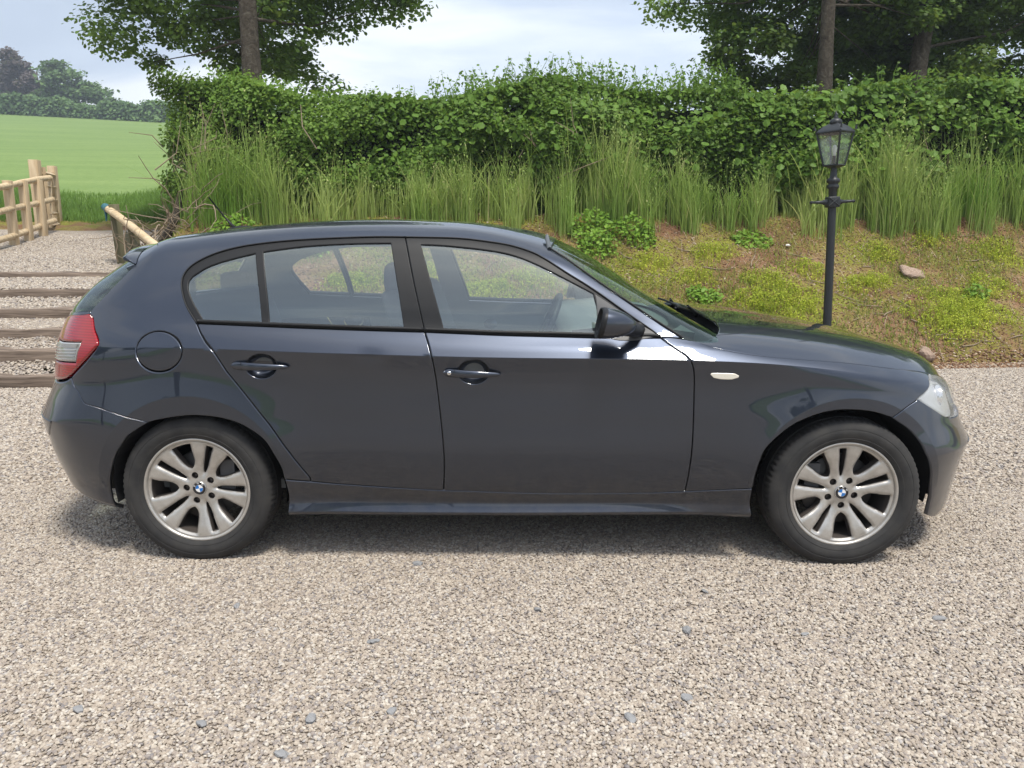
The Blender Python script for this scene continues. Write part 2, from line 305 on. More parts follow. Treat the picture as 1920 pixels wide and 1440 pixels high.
M_far = leafmat('far_leaf', [(0, (.075, .12, .070)), (.6, (.12, .18, .09)), (1, (.18, .24, .12))], .7, .2, .08)
M_farp = leafmat('far_purple_leaf', [(0, (.08, .065, .075)), (.6, (.12, .095, .10)), (1, (.17, .14, .13))], .7, .2, .08)
M_bark = mat('bark', rough=.95, spec=.1)
_v = ramp(M_bark, noise(M_bark, 9, 6, .7, dist=1.2), [(.3, (.030, .024, .019)), (.55, (.09, .076, .060)), (.75, (.16, .145, .118))]); lk(M_bark, _v, bsdf(M_bark).inputs['Base Color']); bump(M_bark, noise(M_bark, 14, 6, .7, dist=2), .8, .04)
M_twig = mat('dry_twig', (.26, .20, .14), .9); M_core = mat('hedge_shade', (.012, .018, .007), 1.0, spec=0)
# ---- hedge ----
HX0, HX1 = -4.75, 11.5
def hedge_top(X): return 3.30 + .10 * np.sin(1.1 * X + .5) + .07 * np.sin(2.7 * X) + .03 * np.exp(-((X + 3.6) / 1.1) ** 2) - .12 * np.exp(-((X + 4.9) / .4) ** 2) - .11 * np.exp(-((X + 1.6) / .55) ** 2) + .10 * sst(2.0, 6.0, X)
def hedge_front(X, Z): return 10.62 + .14 * np.sin(1.9 * X + 1.3 * Z) + .10 * np.sin(4.1 * X - 2.0 * Z) + .45 * sst(2.6, 3.6, Z) + .18 * (1 - sst(1.6, 2.2, Z))
hedge = empty('hedge', (3.0, 11.2, 1.6)); HL0 = np.array([3.0, 11.2, 1.6])
tag(hedge, 'long leafy green field hedge along the top of the soil bank', 'hedge')
def hedge_leaves(n, x0, x1, smin, smax, seed, m, depth=.42, aspect=.75):
    r = np.random.default_rng(seed); X = r.uniform(x0, x1, n); top = hedge_top(X); u = r.uniform(0, 1, n)
    Z = 1.62 + (top - 1.62) * u ** .85; Y = hedge_front(X, Z) + np.abs(r.normal(0, 1, n)) * depth * .5 - .05
    k = r.uniform(0, 1, n) < .22                            # the top
    Y = np.where(k, hedge_front(X, top) + r.uniform(0, 1.3, n), Y); Z = np.where(k, top - np.abs(r.normal(0, .10, n)) + .09 * r.normal(0, 1, n) * (.4 + .6 * np.sin(7.3 * X) ** 2), Z)
    e = (X - HX0 < .5) & (r.uniform(0, 1, n) < .7)          # the rounded left end
    Y = np.where(e, r.uniform(10.7, 12.2, n), Y); X = np.where(e, HX0 + .35 * np.abs(r.normal(0, .5, n)) + .10 * np.sin(5 * Z + 3 * Y), X)
    N = np.stack([np.where(e, -.8, 0.), np.where(k, -.2, -.65), np.where(k, 1., .75)], 1)
    dens = .5 + .5 * np.sin(3.1 * X + 1.7 * Z + 2 * np.sin(2 * Z + X)) * np.sin(4.7 * Z - 1.3 * X)
    Y = Y + .22 * (1 - dens) ** 2; kk = r.uniform(0, 1, n) < .16 + .95 * dens; X, Y, Z, N = X[kk], Y[kk], Z[kk], N[kk]
    V, F = leaves(np.stack([X, Y, Z], 1), r.uniform(smin, smax, len(X)), N, .6, aspect, seed); return np_obj('foliage', V - HL0, F, m, hedge)
hedge_leaves(86000, HX0, 1.2, .024, .056, 11, M_hleaf)
hedge_leaves(9000, HX0, 1.2, .05, .085, 16, M_hazel)
hedge_leaves(15000, HX0, HX0 + .48, .028, .06, 17, M_hleaf)
hedge_leaves(46000, .2, 4.2, .026, .062, 12, M_hleaf)
hedge_leaves(13000, -1.9, 3.4, .055, .100, 13, M_hazel, aspect=.9)
hedge_leaves(46000, 3.0, HX1, .030, .070, 14, M_hleaf)
hedge_leaves(13000, 3.0, HX1, .065, .115, 15, M_hazel, aspect=.95)
# single large hazel leaves on the outside of the hedge
lm = bpy.data.meshes.new('leaf'); lm.from_pydata([tuple(p) for p in LEAF * np.array([1.15, 1, 1])], [], [(0, 1, 2, 3), (0, 3, 4, 5)]); lm.materials.append(M_hazel)
rl_ = np.random.default_rng(5)
for k in range(230):
    X = rl_.uniform(3.0, 7.6) if k < 150 else rl_.uniform(-1.8, 2.6); top = float(hedge_top(X)); Z = rl_.uniform(2.15, top - .05); Y = float(hedge_front(X, Z)) - rl_.uniform(.05, .14)
    o = bpy.data.objects.new('leaf', lm); s = rl_.uniform(.075, .12); o.scale = (s, s, s); o.location = Vector((X, Y, Z)) - Vector(HL0)
    o.rotation_euler = (R(rl_.uniform(-160, -100)), R(rl_.uniform(-35, 35)), R(rl_.uniform(-50, 50))); link(o, hedge)
# added dark core inside the leaves, so that no light comes through
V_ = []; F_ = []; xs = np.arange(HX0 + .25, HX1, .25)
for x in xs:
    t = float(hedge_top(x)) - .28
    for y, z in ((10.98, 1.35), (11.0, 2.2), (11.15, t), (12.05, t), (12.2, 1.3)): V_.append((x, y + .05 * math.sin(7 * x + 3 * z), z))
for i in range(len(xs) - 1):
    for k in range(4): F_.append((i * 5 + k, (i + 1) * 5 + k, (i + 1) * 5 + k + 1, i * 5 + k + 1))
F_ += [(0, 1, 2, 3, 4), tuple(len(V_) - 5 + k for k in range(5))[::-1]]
mesh_obj('shade_core', [tuple(np.array(v) - HL0) for v in V_], F_, M_core, hedge)
# shoots standing out of the top, and bare stems inside
r = np.random.default_rng(21); parts = []; lc = []; ln = []
for k in range(430):
    x = r.uniform(-1.2, 3.2) if k < 220 else r.uniform(HX0 + .2, 8); z0 = float(hedge_top(x)) - .1; h = r.uniform(.12, .50) if k < 220 else r.uniform(.08, .34); y = r.uniform(11.0, 11.6)
    p = [np.array([x, y, z0]), np.array([x + r.normal(0, .03), y, z0 + h * .55]), np.array([x + r.normal(0, .07), y, z0 + h])]
    parts.append(tube(p, [.006, .004, .002], 4, False))
    for j in range(int(h * 46)):
        t = j / max(1, int(h * 46)); c = p[0] + (p[2] - p[0]) * t; lc.append(c + r.normal(0, .02, 3)); ln.append((r.normal(0, .4), -.5, .8))
V, F = merge(*parts); o = mesh_obj('shoots', [tuple(np.array(v) - HL0) for v in V], F, M_weed, hedge)
V, F = leaves(np.array(lc), r.uniform(.03, .065, len(lc)), np.array(ln), .2, .6, 3); np_obj('shoot_leaves', V - HL0, F, M_hazel, hedge)
parts = []
for k in range(120):
    x = r.uniform(HX0 + .1, 8) if k > 55 else r.uniform(HX0 - .02, HX0 + .9); z = r.uniform(1.5, 2.5); y = float(hedge_front(x, z)) + r.uniform(-.05, .15) if k > 55 else r.uniform(10.5, 11.3); L = r.uniform(.25, .8)
    d = np.array([r.normal(0, .5), r.normal(0, .2), r.uniform(.1, 1)]); d /= np.linalg.norm(d); p0 = np.array([x, y, z]); parts.append(tube([p0, p0 + d * L * .5 + r.normal(0, .05, 3), p0 + d * L + r.normal(0, .08, 3)], [.009, .007, .003], 5, False))
V, F = merge(*parts); mesh_obj('bare_twigs', [tuple(np.array(v) - HL0) for v in V], F, M_twig, hedge)
# ---- tall grass under the hedge, short grass and weeds on the bank ----
r = np.random.default_rng(31)
n = 11500; NC = 250; cl = r.uniform(-4.3, 9.5, NC); cy = 10.47 + .10 * r.normal(0, 1, NC) - .10 * (r.uniform(0, 1, NC) < .2); ch = r.uniform(.62, 1.30, NC); ci = r.integers(0, NC, n)
P = np.stack([cl[ci] + r.normal(0, .065, n), cy[ci] + r.normal(0, .05, n), np.zeros(n)], 1); P[:, 2] = bank_z(P[:, 0], P[:, 1]) - .02
hh = ch[ci] * r.uniform(.40, 1.12, n) * (.85 + .25 * np.sin(1.3 * P[:, 0] + .6))
v1 = blades(P, hh, r.uniform(.005, .014, n), .30, 1, 6)
k = r.uniform(0, 1, n) < .14; Pk = P[k]; hk = hh[k] * 1.15; v2 = blades(Pk, hk, .0045, .10, 2, 4)
hd = []  # seed heads
for p, h in zip(Pk, hk):
    for j in range(4): hd.append(p + np.array([r.normal(0, .012), r.normal(0, .012), h * (.86 + .04 * j)]))
v3 = leaves(np.array(hd), r.uniform(.022, .045, len(hd)), np.tile([0, -.6, .3], (len(hd), 1)), -2.5, .35, 6)
V, F = cat(v1, v2, v3); tag(np_obj('tall_grass', V, F, M_tall), 'tall wispy grass growing in front of the hedge', 'grass', kind='stuff')
n = 80000; X = r.uniform(-4.5, 10.5, n); Y = toe(X) + .15 + (10.6 - toe(X)) * r.uniform(0, 1, n)
pn = np.sin(1.9 * X + .7 * Y) * np.sin(2.3 * Y - 1.1 * X) + .6 * np.sin(5.3 * X + 2) * np.sin(4.7 * Y) + .35 * r.normal(0, 1, n); kk = pn > -.05
P = np.stack([X, Y, bank_z(X, Y) - .008], 1)[kk]; V, F = blades(P, r.uniform(.025, .10, len(P)), r.uniform(.004, .009, len(P)), .7, 4, 3)
tag(np_obj('short_grass', V, F, M_short), 'sparse short grass on the red soil bank', 'grass', kind='stuff')
n = 9000; X = r.uniform(-4.5, 10.5, n); Y = toe(X) - .12 + (10.7 - toe(X)) * r.uniform(0, 1, n) ** 1.15; kk = (np.sin(2.7 * X + 1) * np.sin(3.1 * Y) + .6 * r.normal(0, 1, n)) > -.1; X, Y = X[kk], Y[kk]
M_litter = leafmat('leaf_litter', [(0, (.10, .065, .042)), (.4, (.22, .15, .095)), (.75, (.36, .27, .18)), (1, (.52, .44, .33))], .9, .05, 1.0)
v1 = leaves(np.stack([X, Y, bank_z(X, Y) + .008], 1), r.uniform(.012, .045, len(X)), np.tile([0, -.4, 1.], (len(X), 1)), 0, .45, 301)
m_ = 2600; X = r.uniform(-4.3, 9.5, m_); Y = toe(X) - .1 + (10.7 - toe(X)) * r.uniform(0, 1, m_); a = r.uniform(0, 6.28, m_); L_ = r.uniform(.05, .22, m_); c0 = np.stack([X, Y, bank_z(X, Y) + .012], 1); X2 = X + L_ * np.cos(a); Y2 = Y + L_ * np.sin(a); c1 = np.stack([X2, Y2, bank_z(X2, Y2) + .014], 1); sd2 = np.stack([-np.sin(a), np.cos(a), 0 * a], 1) * .0028
V2 = np.stack([c0 - sd2, c0 + sd2, c1 + sd2 * .5, c1 - sd2 * .5], 1); v2 = (V2.reshape(-1, 3), np.arange(m_)[:, None] * 4 + np.array([[0, 1, 2, 3]]))
V, F = cat(v1, v2); tag(np_obj('leaf_litter', V, F, M_litter), 'dry leaf litter and straw strewn over the soil bank', 'litter', kind='stuff')
YP = [(3.27, 8.92, .30), (3.04, 9.21, .26), (3.07, 8.67, .34), (2.75, 8.85, .25), (4.16, 9.29, .20), (4.39, 9.39, .18), (5.18, 9.02, .34), (4.82, 8.68, .34), (5.32, 8.81, .34), (4.99, 8.53, .26), (5.75, 9.3, .3), (6.2, 9.97, .26), (3.6, 9.5, .22), (4.7, 9.95, .22), (2.5, 9.75, .24), (6.4, 9.0, .3), (5.4, 10.15, .2), (2.2, 9.3, .22), (1.7, 9.6, .24), (.3, 9.2, .3), (-1.0, 9.3, .3), (-1.9, 9.0, .3), (-.3, 8.9, .35), (1.0, 9.2, .3), (6.9, 9.5, .35), (7.6, 9.2, .4)]
for k, (x, y, rad) in enumerate(YP):
    n = int(5200 * rad ** 1.5); a = r.uniform(0, 6.28, n); q = rad * np.sqrt(r.uniform(0, 1, n)) * (1 + .3 * np.sin(3 * a + k)); X = x + q * np.cos(a) * 1.25; Y = y + q * np.sin(a) * .8
    Z = bank_z(X, Y); hh = .13 * (1 - .6 * (q / rad) ** 2) * r.uniform(.3, 1.1, n)
    v1 = blades(np.stack([X, Y, Z], 1)[::2], hh[::2] + .02, .0045, .5, 50 + k, 3); v2 = leaves(np.stack([X, Y, Z + hh], 1), r.uniform(.010, .026, n), np.tile([0, -.3, 1.], (n, 1)), 0, .5, 60 + k)
    V, F = cat(v1, v2); c0 = np.array([x, y, float(bank_z(x, y))])
    o = np_obj('weed_clump', V - c0, F, M_yellow); o.location = c0
    tag(o, 'low clump of feathery yellow-green weed on the soil bank', 'weed', 'yellow-green weed clumps on the bank')
for k, (x, y, rad, h) in enumerate([(1.02, 10.08, .30, .32), (1.57, 10.03, .28, .30), (1.06, 9.77, .26, .25), (2.23, 8.97, .22, .12), (5.49, 9.13, .14, .22), (3.09, 10.09, .26, .07), (-2.6, 9.9, .3, .25), (-3.6, 10.1, .3, .25), (7.0, 10.0, .25, .2)]):
    n = int(330 * (rad / .28) ** 2); a = r.uniform(0, 6.28, n); q = rad * np.sqrt(r.uniform(0, 1, n)); X = x + q * np.cos(a); Y = y + q * np.sin(a) * .7; Z = bank_z(X, Y) + h * r.uniform(.1, 1, n) * (1 - .5 * (q / rad) ** 2)
    v1 = leaves(np.stack([X, Y, Z], 1), r.uniform(.03, .075, n), np.tile([0, -.5, 1.], (n, 1)), .8, .55, 90 + k); st_ = np.stack([X, Y, bank_z(X, Y)], 1)[:60]; v2 = blades(st_, (Z[:60] - st_[:, 2]) + .02, .006, .05, 95 + k, 3)
    V, F = cat(v1, v2); c0 = np.array([x, y, float(bank_z(x, y))]); o = np_obj('weed_plant', V - c0, F, M_weed); o.location = c0
    tag(o, 'broad-leaved green weed plant growing on the soil bank', 'weed', 'leafy weeds on the bank')
# ---- long grass at the near edge of the field ----
n = 30000; Y = 16.5 + 7.5 * r.uniform(0, 1, n) ** 1.4; X = r.uniform(-1.0, -.22, n) * Y * .72 - .3; k = X > -16; X, Y = X[k], Y[k]; n = len(X)
P = np.stack([X, Y, np.maximum(field_z(X, Y), path_z(Y) - .05)], 1); P[:, 2] = field_z(X, Y) - .02
V, F = blades(P, r.uniform(.25, .78, n) * (1.1 - .5 * sst(19, 24, Y)) * (.75 + .35 * np.sin(1.1 * X + .5 * Y)), r.uniform(.010, .022, n), .35, 7, 3)
tag(np_obj('meadow_grass', V, F, M_meadow), 'long green meadow grass at the near edge of the field', 'grass', kind='stuff')
# ================= trees =================
def tree(name, base, h, trunk_r, crown, lean, ncl, nleaf, lsize, m, label, seed, limbs=6, group=None, droop=.5):
    """crown: (cx,cy,cz, rx,ry,rz) in world"""
    r = np.random.default_rng(seed); b = np.array(base, float); t = empty(name, base); tag(t, label, 'tree', group)
    cx, cy, cz, rx, ry, rz = crown; C = np.array([cx, cy, cz])
    ts = np.linspace(0, 1, 14); tr_ = np.array([[lean[0] * u * h + .05 * math.sin(4 * u + seed) * h * .1, lean[1] * u * h, u * h] for u in ts]); rad = trunk_r * (1.12 - .75 * ts ** 1.1)
    V, F = tube(tr_, rad * (1 + .05 * np.sin(np.arange(14) * 2.1)), 14); mesh_obj('trunk', V, F, M_bark, t, smooth=True)
    cen = []
    while len(cen) < ncl:
        d = r.normal(0, 1, 3); d /= np.linalg.norm(d); q = r.uniform(.35, 1.0) ** .6; p = C + d * q * np.array([rx, ry, rz]) * (1 + .18 * math.sin(3 * d[0] * 2 + seed) * math.cos(4 * d[2]))
        cen.append(p)
    cen = np.array(cen); parts = []
    for p in cen[r.permutation(ncl)[:limbs * 4]]:
        u = np.clip((p[2] - b[2] - .9) / h, .52, .92) * r.uniform(.75, 1); s0 = b + np.array([np.interp(u, ts, tr_[:, i]) for i in range(3)]); mid = s0 + (p - s0) * .5 + np.array([0, 0, -.10 * np.linalg.norm(p - s0)]) * r.uniform(-.6, 1)
        rr0 = trunk_r * .20 * r.uniform(.4, 1); parts.append(tube([s0 - b, mid * .6 + s0 * .4 - b, mid - b, p * .6 + mid * .4 - b, p - b], [rr0, rr0 * .8, rr0 * .6, rr0 * .38, .008], 6, False))
    V, F = merge(*parts); mesh_obj('branches', V, F, M_bark, t, smooth=True)
    ci = r.integers(0, ncl, nleaf); cr_ = r.uniform(.22, .5, ncl) * (rx + rz) / 4.5
    d = r.normal(0, 1, (nleaf, 3)); d /= np.linalg.norm(d, axis=1)[:, None]; P = cen[ci] + d * (cr_[ci] * r.uniform(.15, 1, nleaf) ** .6)[:, None] * np.array([1.25, 1.25, .7])
    N = np.tile([0, -.15, 1.], (nleaf, 1)) + .5 * d
    V, F = leaves(P, r.uniform(lsize * .65, lsize * 1.2, nleaf), N, droop, .8, seed); np_obj('crown', V - b, F, m, t); return t
T1 = tree('oak_tree', (-3.98, 12.55, 1.6), 6.5, .165, (-4.75, 14.75, 6.25, 2.95, 2.0, 2.3), (-.006, .0), 210, 62000, .082, M_oak, 'oak tree with grey trunk rising behind the left end of the hedge', 3)
T2 = tree('oak_tree', (4.83, 12.6, 1.6), 7, .125, (5.95, 14.9, 5.75, 3.0, 2.0, 2.25), (-.004, .0), 250, 78000, .078, M_oak, 'oak tree with straight trunk behind the hedge, above the lamp post', 8)
T3 = tree('oak_tree', (6.6, 13.7, 1.6), 7, .17, (9.0, 16.1, 6.0, 3.8, 2.1, 2.5), (.10, .02), 250, 78000, .084, M_oak, 'dark leaning oak tree behind the hedge at the right edge', 15)
# trees behind the photographer, seen only as reflections in the car
def copy_tree(o, loc, rz, label):
    c = o.copy(); COL.objects.link(c); c.location = loc; c.rotation_euler = (0, 0, rz); c['label'] = label
    for ch in o.children: d = ch.copy(); COL.objects.link(d); d.parent = c
    return c
copy_tree(T1, (-9.5, -13, 0), 1.0, 'oak tree standing behind the photographer to the left'); copy_tree(T2, (-2.5, -19, 0), 2.0, 'oak tree standing far behind the photographer'); copy_tree(T3, (9.0, -22, 0), 3.0, 'oak tree standing behind the photographer to the right'); copy_tree(T2, (-15, -9, 0), .3, 'oak tree standing beside the yard behind the photographer')
# ---- far hedge and trees on the skyline ----
r = np.random.default_rng(44); n = 26000; X = r.uniform(-100, -28, n); u = r.uniform(0, 1, n); hgt = 2.55 + .35 * np.sin(.35 * X) + .25 * np.sin(.9 * X + 1) + .15 * np.sin(2.1 * X); Y = 110.5 + r.normal(0, .5, n) + .8 * u
Z = field_z(X, np.full(n, 110.)) - .1 + hgt * u ** .8
V, F = leaves(np.stack([X, Y, Z], 1), r.uniform(.22, .45, n), np.tile([0, -.7, .8], (n, 1)), .3, .9, 9)
fh = empty('far_hedge', (-60, 110, 15)); np_obj('foliage', V - np.array([-60, 110, 15]), F, M_far, fh)
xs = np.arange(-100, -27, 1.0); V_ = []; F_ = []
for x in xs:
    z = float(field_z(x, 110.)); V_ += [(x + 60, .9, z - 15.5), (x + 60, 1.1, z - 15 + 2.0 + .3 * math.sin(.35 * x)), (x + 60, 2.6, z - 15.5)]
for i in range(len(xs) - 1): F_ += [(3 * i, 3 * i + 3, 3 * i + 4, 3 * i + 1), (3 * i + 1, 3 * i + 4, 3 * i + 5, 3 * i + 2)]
mesh_obj('shade_core', V_, F_, M_core, fh); tag(fh, 'distant clipped hedge along the skyline of the green field', 'hedge')  # added dark core, blocks light through the far hedge as well
def far_tree(x, y, base_z, shape, m, seed, label, n=9000):
    """shape: list of (dx, z, rx, rz) lobes"""
    r = np.random.default_rng(seed); t = empty('skyline_tree', (x, y, base_z)); tag(t, label, 'tree', 'trees on the skyline'); P = []; N = []
    for dx, z, rx, rz in shape:
        k = int(n * rx * rz / sum(s[2] * s[3] for s in shape)); ncl = 26; c = r.normal(0, 1, (ncl, 3)); c /= np.linalg.norm(c, axis=1)[:, None]; c *= r.uniform(.4, 1, ncl)[:, None] * np.array([rx, rx * .8, rz])
        q = c[r.integers(0, ncl, k)] + r.normal(0, .30, (k, 3)) * np.array([rx, rx, rz * .55]) * .62; P.append(q + np.array([dx, 0, z]))
    P = np.vstack(P); V, F = leaves(P, r.uniform(.28, .55, len(P)), np.tile([0, -.4, 1.], (len(P), 1)), .3, .9, seed); np_obj('crown', V, F, m, t)
    V, F = merge(tube([(0, 0, -2), (.1, 0, shape[0][1])], [.3, .18], 8), *[tube([(0, 0, shape[0][1] * .4), (dx * .5, 0, z * .7), (dx, 0, z)], [.16, .12, .04], 6) for dx, z, _, _ in shape]); mesh_obj('trunk', V, F, M_bark, t, smooth=True)
far_tree(-67.0, 122, 17.0, [(0, 6.0, 3.6, 3.4), (2.4, 4.4, 3.8, 2.6), (-2.6, 4.4, 2.6, 2.4), (-1.6, 8.4, 2.2, 1.4), (5.6, 3.2, 2.2, 1.5)], M_far, 71, 'distant rounded windswept tree standing alone on the skyline')
far_tree(-75.5, 124, 17.5, [(0, 7.8, 2.2, 2.2), (-.8, 10.2, 1.5, 1.1), (2.2, 6.0, 2.2, 1.6), (-1.6, 5.0, 2.4, 1.8), (3.4, 3.8, 2.2, 1.4)], M_farp, 72, 'distant purplish-leaved tree on the skyline')
far_tree(-81, 126, 18.0, [(0, 7.0, 3.4, 3.0), (-2.5, 8.0, 3.0, 2.8), (2.6, 4.6, 3.0, 2.2), (-1.5, 10.0, 2.2, 1.4)], M_far, 73, 'distant pale green tree on the skyline at the left edge')
far_tree(-87, 126, 18.5, [(0, 5.5, 2.6, 2.6), (2.5, 6.0, 2.4, 2.4), (-2.0, 3.8, 2.2, 1.8)], M_far, 74, 'distant tree on the skyline just out of frame')
# ---- car body surface: rows of longitudinal curves, skinned with cubic sections ----
def pch(xs, ys):
    xs = np.array(xs, float); ys = np.array(ys, float)
    h = np.diff(xs); d = np.diff(ys) / h
    m = np.zeros_like(ys)
    m[0], m[-1] = d[0], d[-1]
    for i in range(1, len(xs) - 1):                       # smooth (not monotone) tangents
        m[i] = (d[i - 1] * h[i] + d[i] * h[i - 1]) / (h[i] + h[i - 1])
    def f(x):
        x = np.asarray(x, float)
        i = np.clip(np.searchsorted(xs, x) - 1, 0, len(h) - 1)
        t = (x - xs[i]) / h[i]
        lo = t < 0; hi = t > 1
        tc = np.clip(t, 0, 1)
        a = ys[i]; b = ys[i + 1]; ma = m[i] * h[i]; mb = m[i + 1] * h[i]
        v = a * (1 + 2 * tc) * (1 - tc) ** 2 + ma * tc * (1 - tc) ** 2 + b * tc * tc * (3 - 2 * tc) + mb * tc * tc * (tc - 1)
        return v + np.where(lo, ma * t, 0) + np.where(hi, mb * (t - 1), 0)
    return f
def sstep(a, b, x):
    t = np.clip((np.asarray(x, float) - a) / (b - a), 0, 1); return t * t * (3 - 2 * t)
XK = [-.8, -.4, 0, .5, 1.2, 1.9, 2.1, 2.3, 2.66, 3.0, 3.4]
RZ = [[.26, .205, .195, .185, .185, .19, .19, .185, .16, .128, .12],
      [.30, .24, .225, .215, .215, .222, .222, .22, .20, .175, .168],
      [.34, .28, .262, .25, .25, .255, .255, .255, .245, .232, .225],
      [.42, .40, .375, .35, .316, .325, .33, .335, .335, .335, .335],
      [.590, .565, .51, .48, .46, .46, .46, .46, .46, .462, .465],
      [.635, .645, .635, .63, .62, .62, .62, .62, .60, .57, .53],
      [.70, .74, .80, .81, .80, .79, .785, .775, .735, .68, .595],
      [.86, .895, .90, .886, .870, .864, .859, .85, .812, .745, .645],
      [.93, .945, .945, .922, .90, .893, .884, .866, .828, .766, .665],
      [1.00, 1.01, 1.003, .985, .962, .945, .908, .880, .844, .786, .685]]
RW = [[.74, .775, .785, .79, .79, .79, .79, .785, .785, .81, .79],
      [.80, .825, .835, .845, .848, .845, .84, .838, .835, .835, .81],
      [.80, .825, .833, .832, .830, .832, .834, .835, .835, .84, .82],
      [.83, .845, .848, .853, .853, .855, .855, .853, .852, .857, .84],
      [.86, .862, .860, .870, .872, .872, .87, .866, .862, .866, .86],
      [.85, .858, .859, .864, .864, .866, .866, .864, .861, .858, .845],
      [.83, .850, .857, .862, .860, .862, .861, .860, .857, .845, .82],
      [.80, .842, .860, .871, .872, .872, .870, .866, .853, .828, .79],
      [.79, .828, .846, .855, .856, .855, .853, .849, .838, .812, .77],
      [.76, .795, .805, .805, .803, .80, .822, .830, .815, .785, .73]]
XR = [-.75, -.785, -.81, -.838, -.862, -.835, -.80, -.77, -.75, -.715]
XF = [3.36, 3.385, 3.395, 3.41, 3.44, 3.40, 3.37, 3.35, 3.33, 3.30]
for _k in range(11):                                      # the shoulder above the crease is almost straight
    _f = (RZ[8][_k] - RZ[7][_k]) / (RZ[9][_k] - RZ[7][_k]); RW[8][_k] = RW[7][_k] + (RW[9][_k] - RW[7][_k]) * _f + .0025
XR0, XF0 = .30, 1.90
ZT = pch([-.80, -.71, -.68, -.62, -.56, -.50, -.42, -.319, -.071, .175, .419, .711, .904, 1.146, 1.291, 1.461, 1.632, 1.756, 1.88, 2.005, 2.2, 2.35],
         [.90, .995, 1.03, 1.105, 1.172, 1.232, 1.28, 1.316, 1.359, 1.389, 1.408, 1.416, 1.412, 1.399, 1.380, 1.343, 1.266, 1.192, 1.112, 1.038, .935, .87])
ZB = pch([1.9, 2.2, 2.45, 2.7, 3.0, 3.2, 3.29], [.99, .982, .962, .93, .868, .80, .738])
KROOF = [(.957, .2), (.908, .4), (.848, .6), (.775, .79), (.70, .895), (.58, .955), (.32, .99), (0, 1)]
KWIND = [(.97, .2), (.938, .4), (.898, .58), (.84, .73), (.75, .83), (.58, .91), (.31, .975), (0, 1)]
KREAR = [(.97, .15), (.925, .28), (.865, .41), (.77, .56), (.64, .70), (.47, .84), (.25, .95), (0, 1)]
KBON = [(.965, .16), (.92, .34), (.86, .53), (.77, .72), (.66, .87), (.50, .945), (.26, .985), (0, 1)]
KROOF, KWIND, KREAR, KBON = [np.array(k) for k in (KROOF, KWIND, KREAR, KBON)]
RZf = [pch(XK, r) for r in RZ]; RWf = [pch(XK, r) for r in RW]
def _table(n, L, W):
    th = np.linspace(0, np.pi / 2, 1500)
    r = np.sin(th) ** (2 / n); e = np.cos(th)
    s = np.concatenate([[0], np.cumsum(np.hypot(np.diff(r * L), np.diff(e * W)))])
    return s, r, e
TF = _table(6., 1.5, .86); TR = _table(7., 1.13, .86)
QMAX = XF0 + TF[0][-1]; QMIN = XR0 - TR[0][-1]
NR = 18
HUBX = (0.0, 2.66); HUBZ = .302
def rows(q, mode):
    """control points at q (array): (n,18,3) as x, half width, z. mode 0 = greenhouse above the belt, 1 = bonnet"""
    q = np.atleast_1d(np.asarray(q, float)); n = len(q)
    P = np.zeros((n, NR, 3))
    sf = np.clip(q - XF0, 0, None); sr = np.clip(XR0 - q, 0, None)
    rf = np.interp(sf, TF[0], TF[1]); ef = np.interp(sf, TF[0], TF[2])
    rr = np.interp(sr, TR[0], TR[1]); er = np.interp(sr, TR[0], TR[2])
    for j in range(10):
        x = np.where(q > XF0, XF0 + rf * (XF[j] - XF0), np.where(q < XR0, XR0 + rr * (XR[j] - XR0), q))
        w = RWf[j](x) * np.where(q > XF0, ef, np.where(q < XR0, er, 1.0))
        P[:, j, 0] = x; P[:, j, 1] = w; P[:, j, 2] = RZf[j](x)
    x9 = P[:, 9, 0]; y9 = P[:, 9, 1]; z9 = P[:, 9, 2]
    a = sstep(1.05, 1.62, x9)[:, None, None]; b = sstep(-.12, -.46, x9)[:, None, None] if False else (1 - sstep(-.50, -.15, x9))[:, None, None]
    K = KROOF[None] * (1 - a) * (1 - b) + KWIND[None] * a + KREAR[None] * b
    G = np.zeros((n, 8, 3)); G[:, :, 0] = x9[:, None]; G[:, :, 1] = y9[:, None] * K[:, :, 0]
    G[:, :, 2] = z9[:, None] + np.maximum(ZT(x9) - z9, .004)[:, None] * K[:, :, 1]
    B = np.zeros((n, 8, 3)); B[:, :, 0] = x9[:, None]; B[:, :, 1] = y9[:, None] * KBON[None, :, 0]
    B[:, :, 2] = z9[:, None] + np.maximum(ZB(x9) - z9, .004)[:, None] * KBON[None, :, 1]
    if mode: P[:, 10:] = B
    else: P[:, 10:] = G
    m = sstep(1.80, 2.15, x9)[:, None]
    nxt = G[:, 0] * (1 - m) + B[:, 0] * m                  # what the belt tangent looks at
    return P, nxt
CREASE = (4, 7)
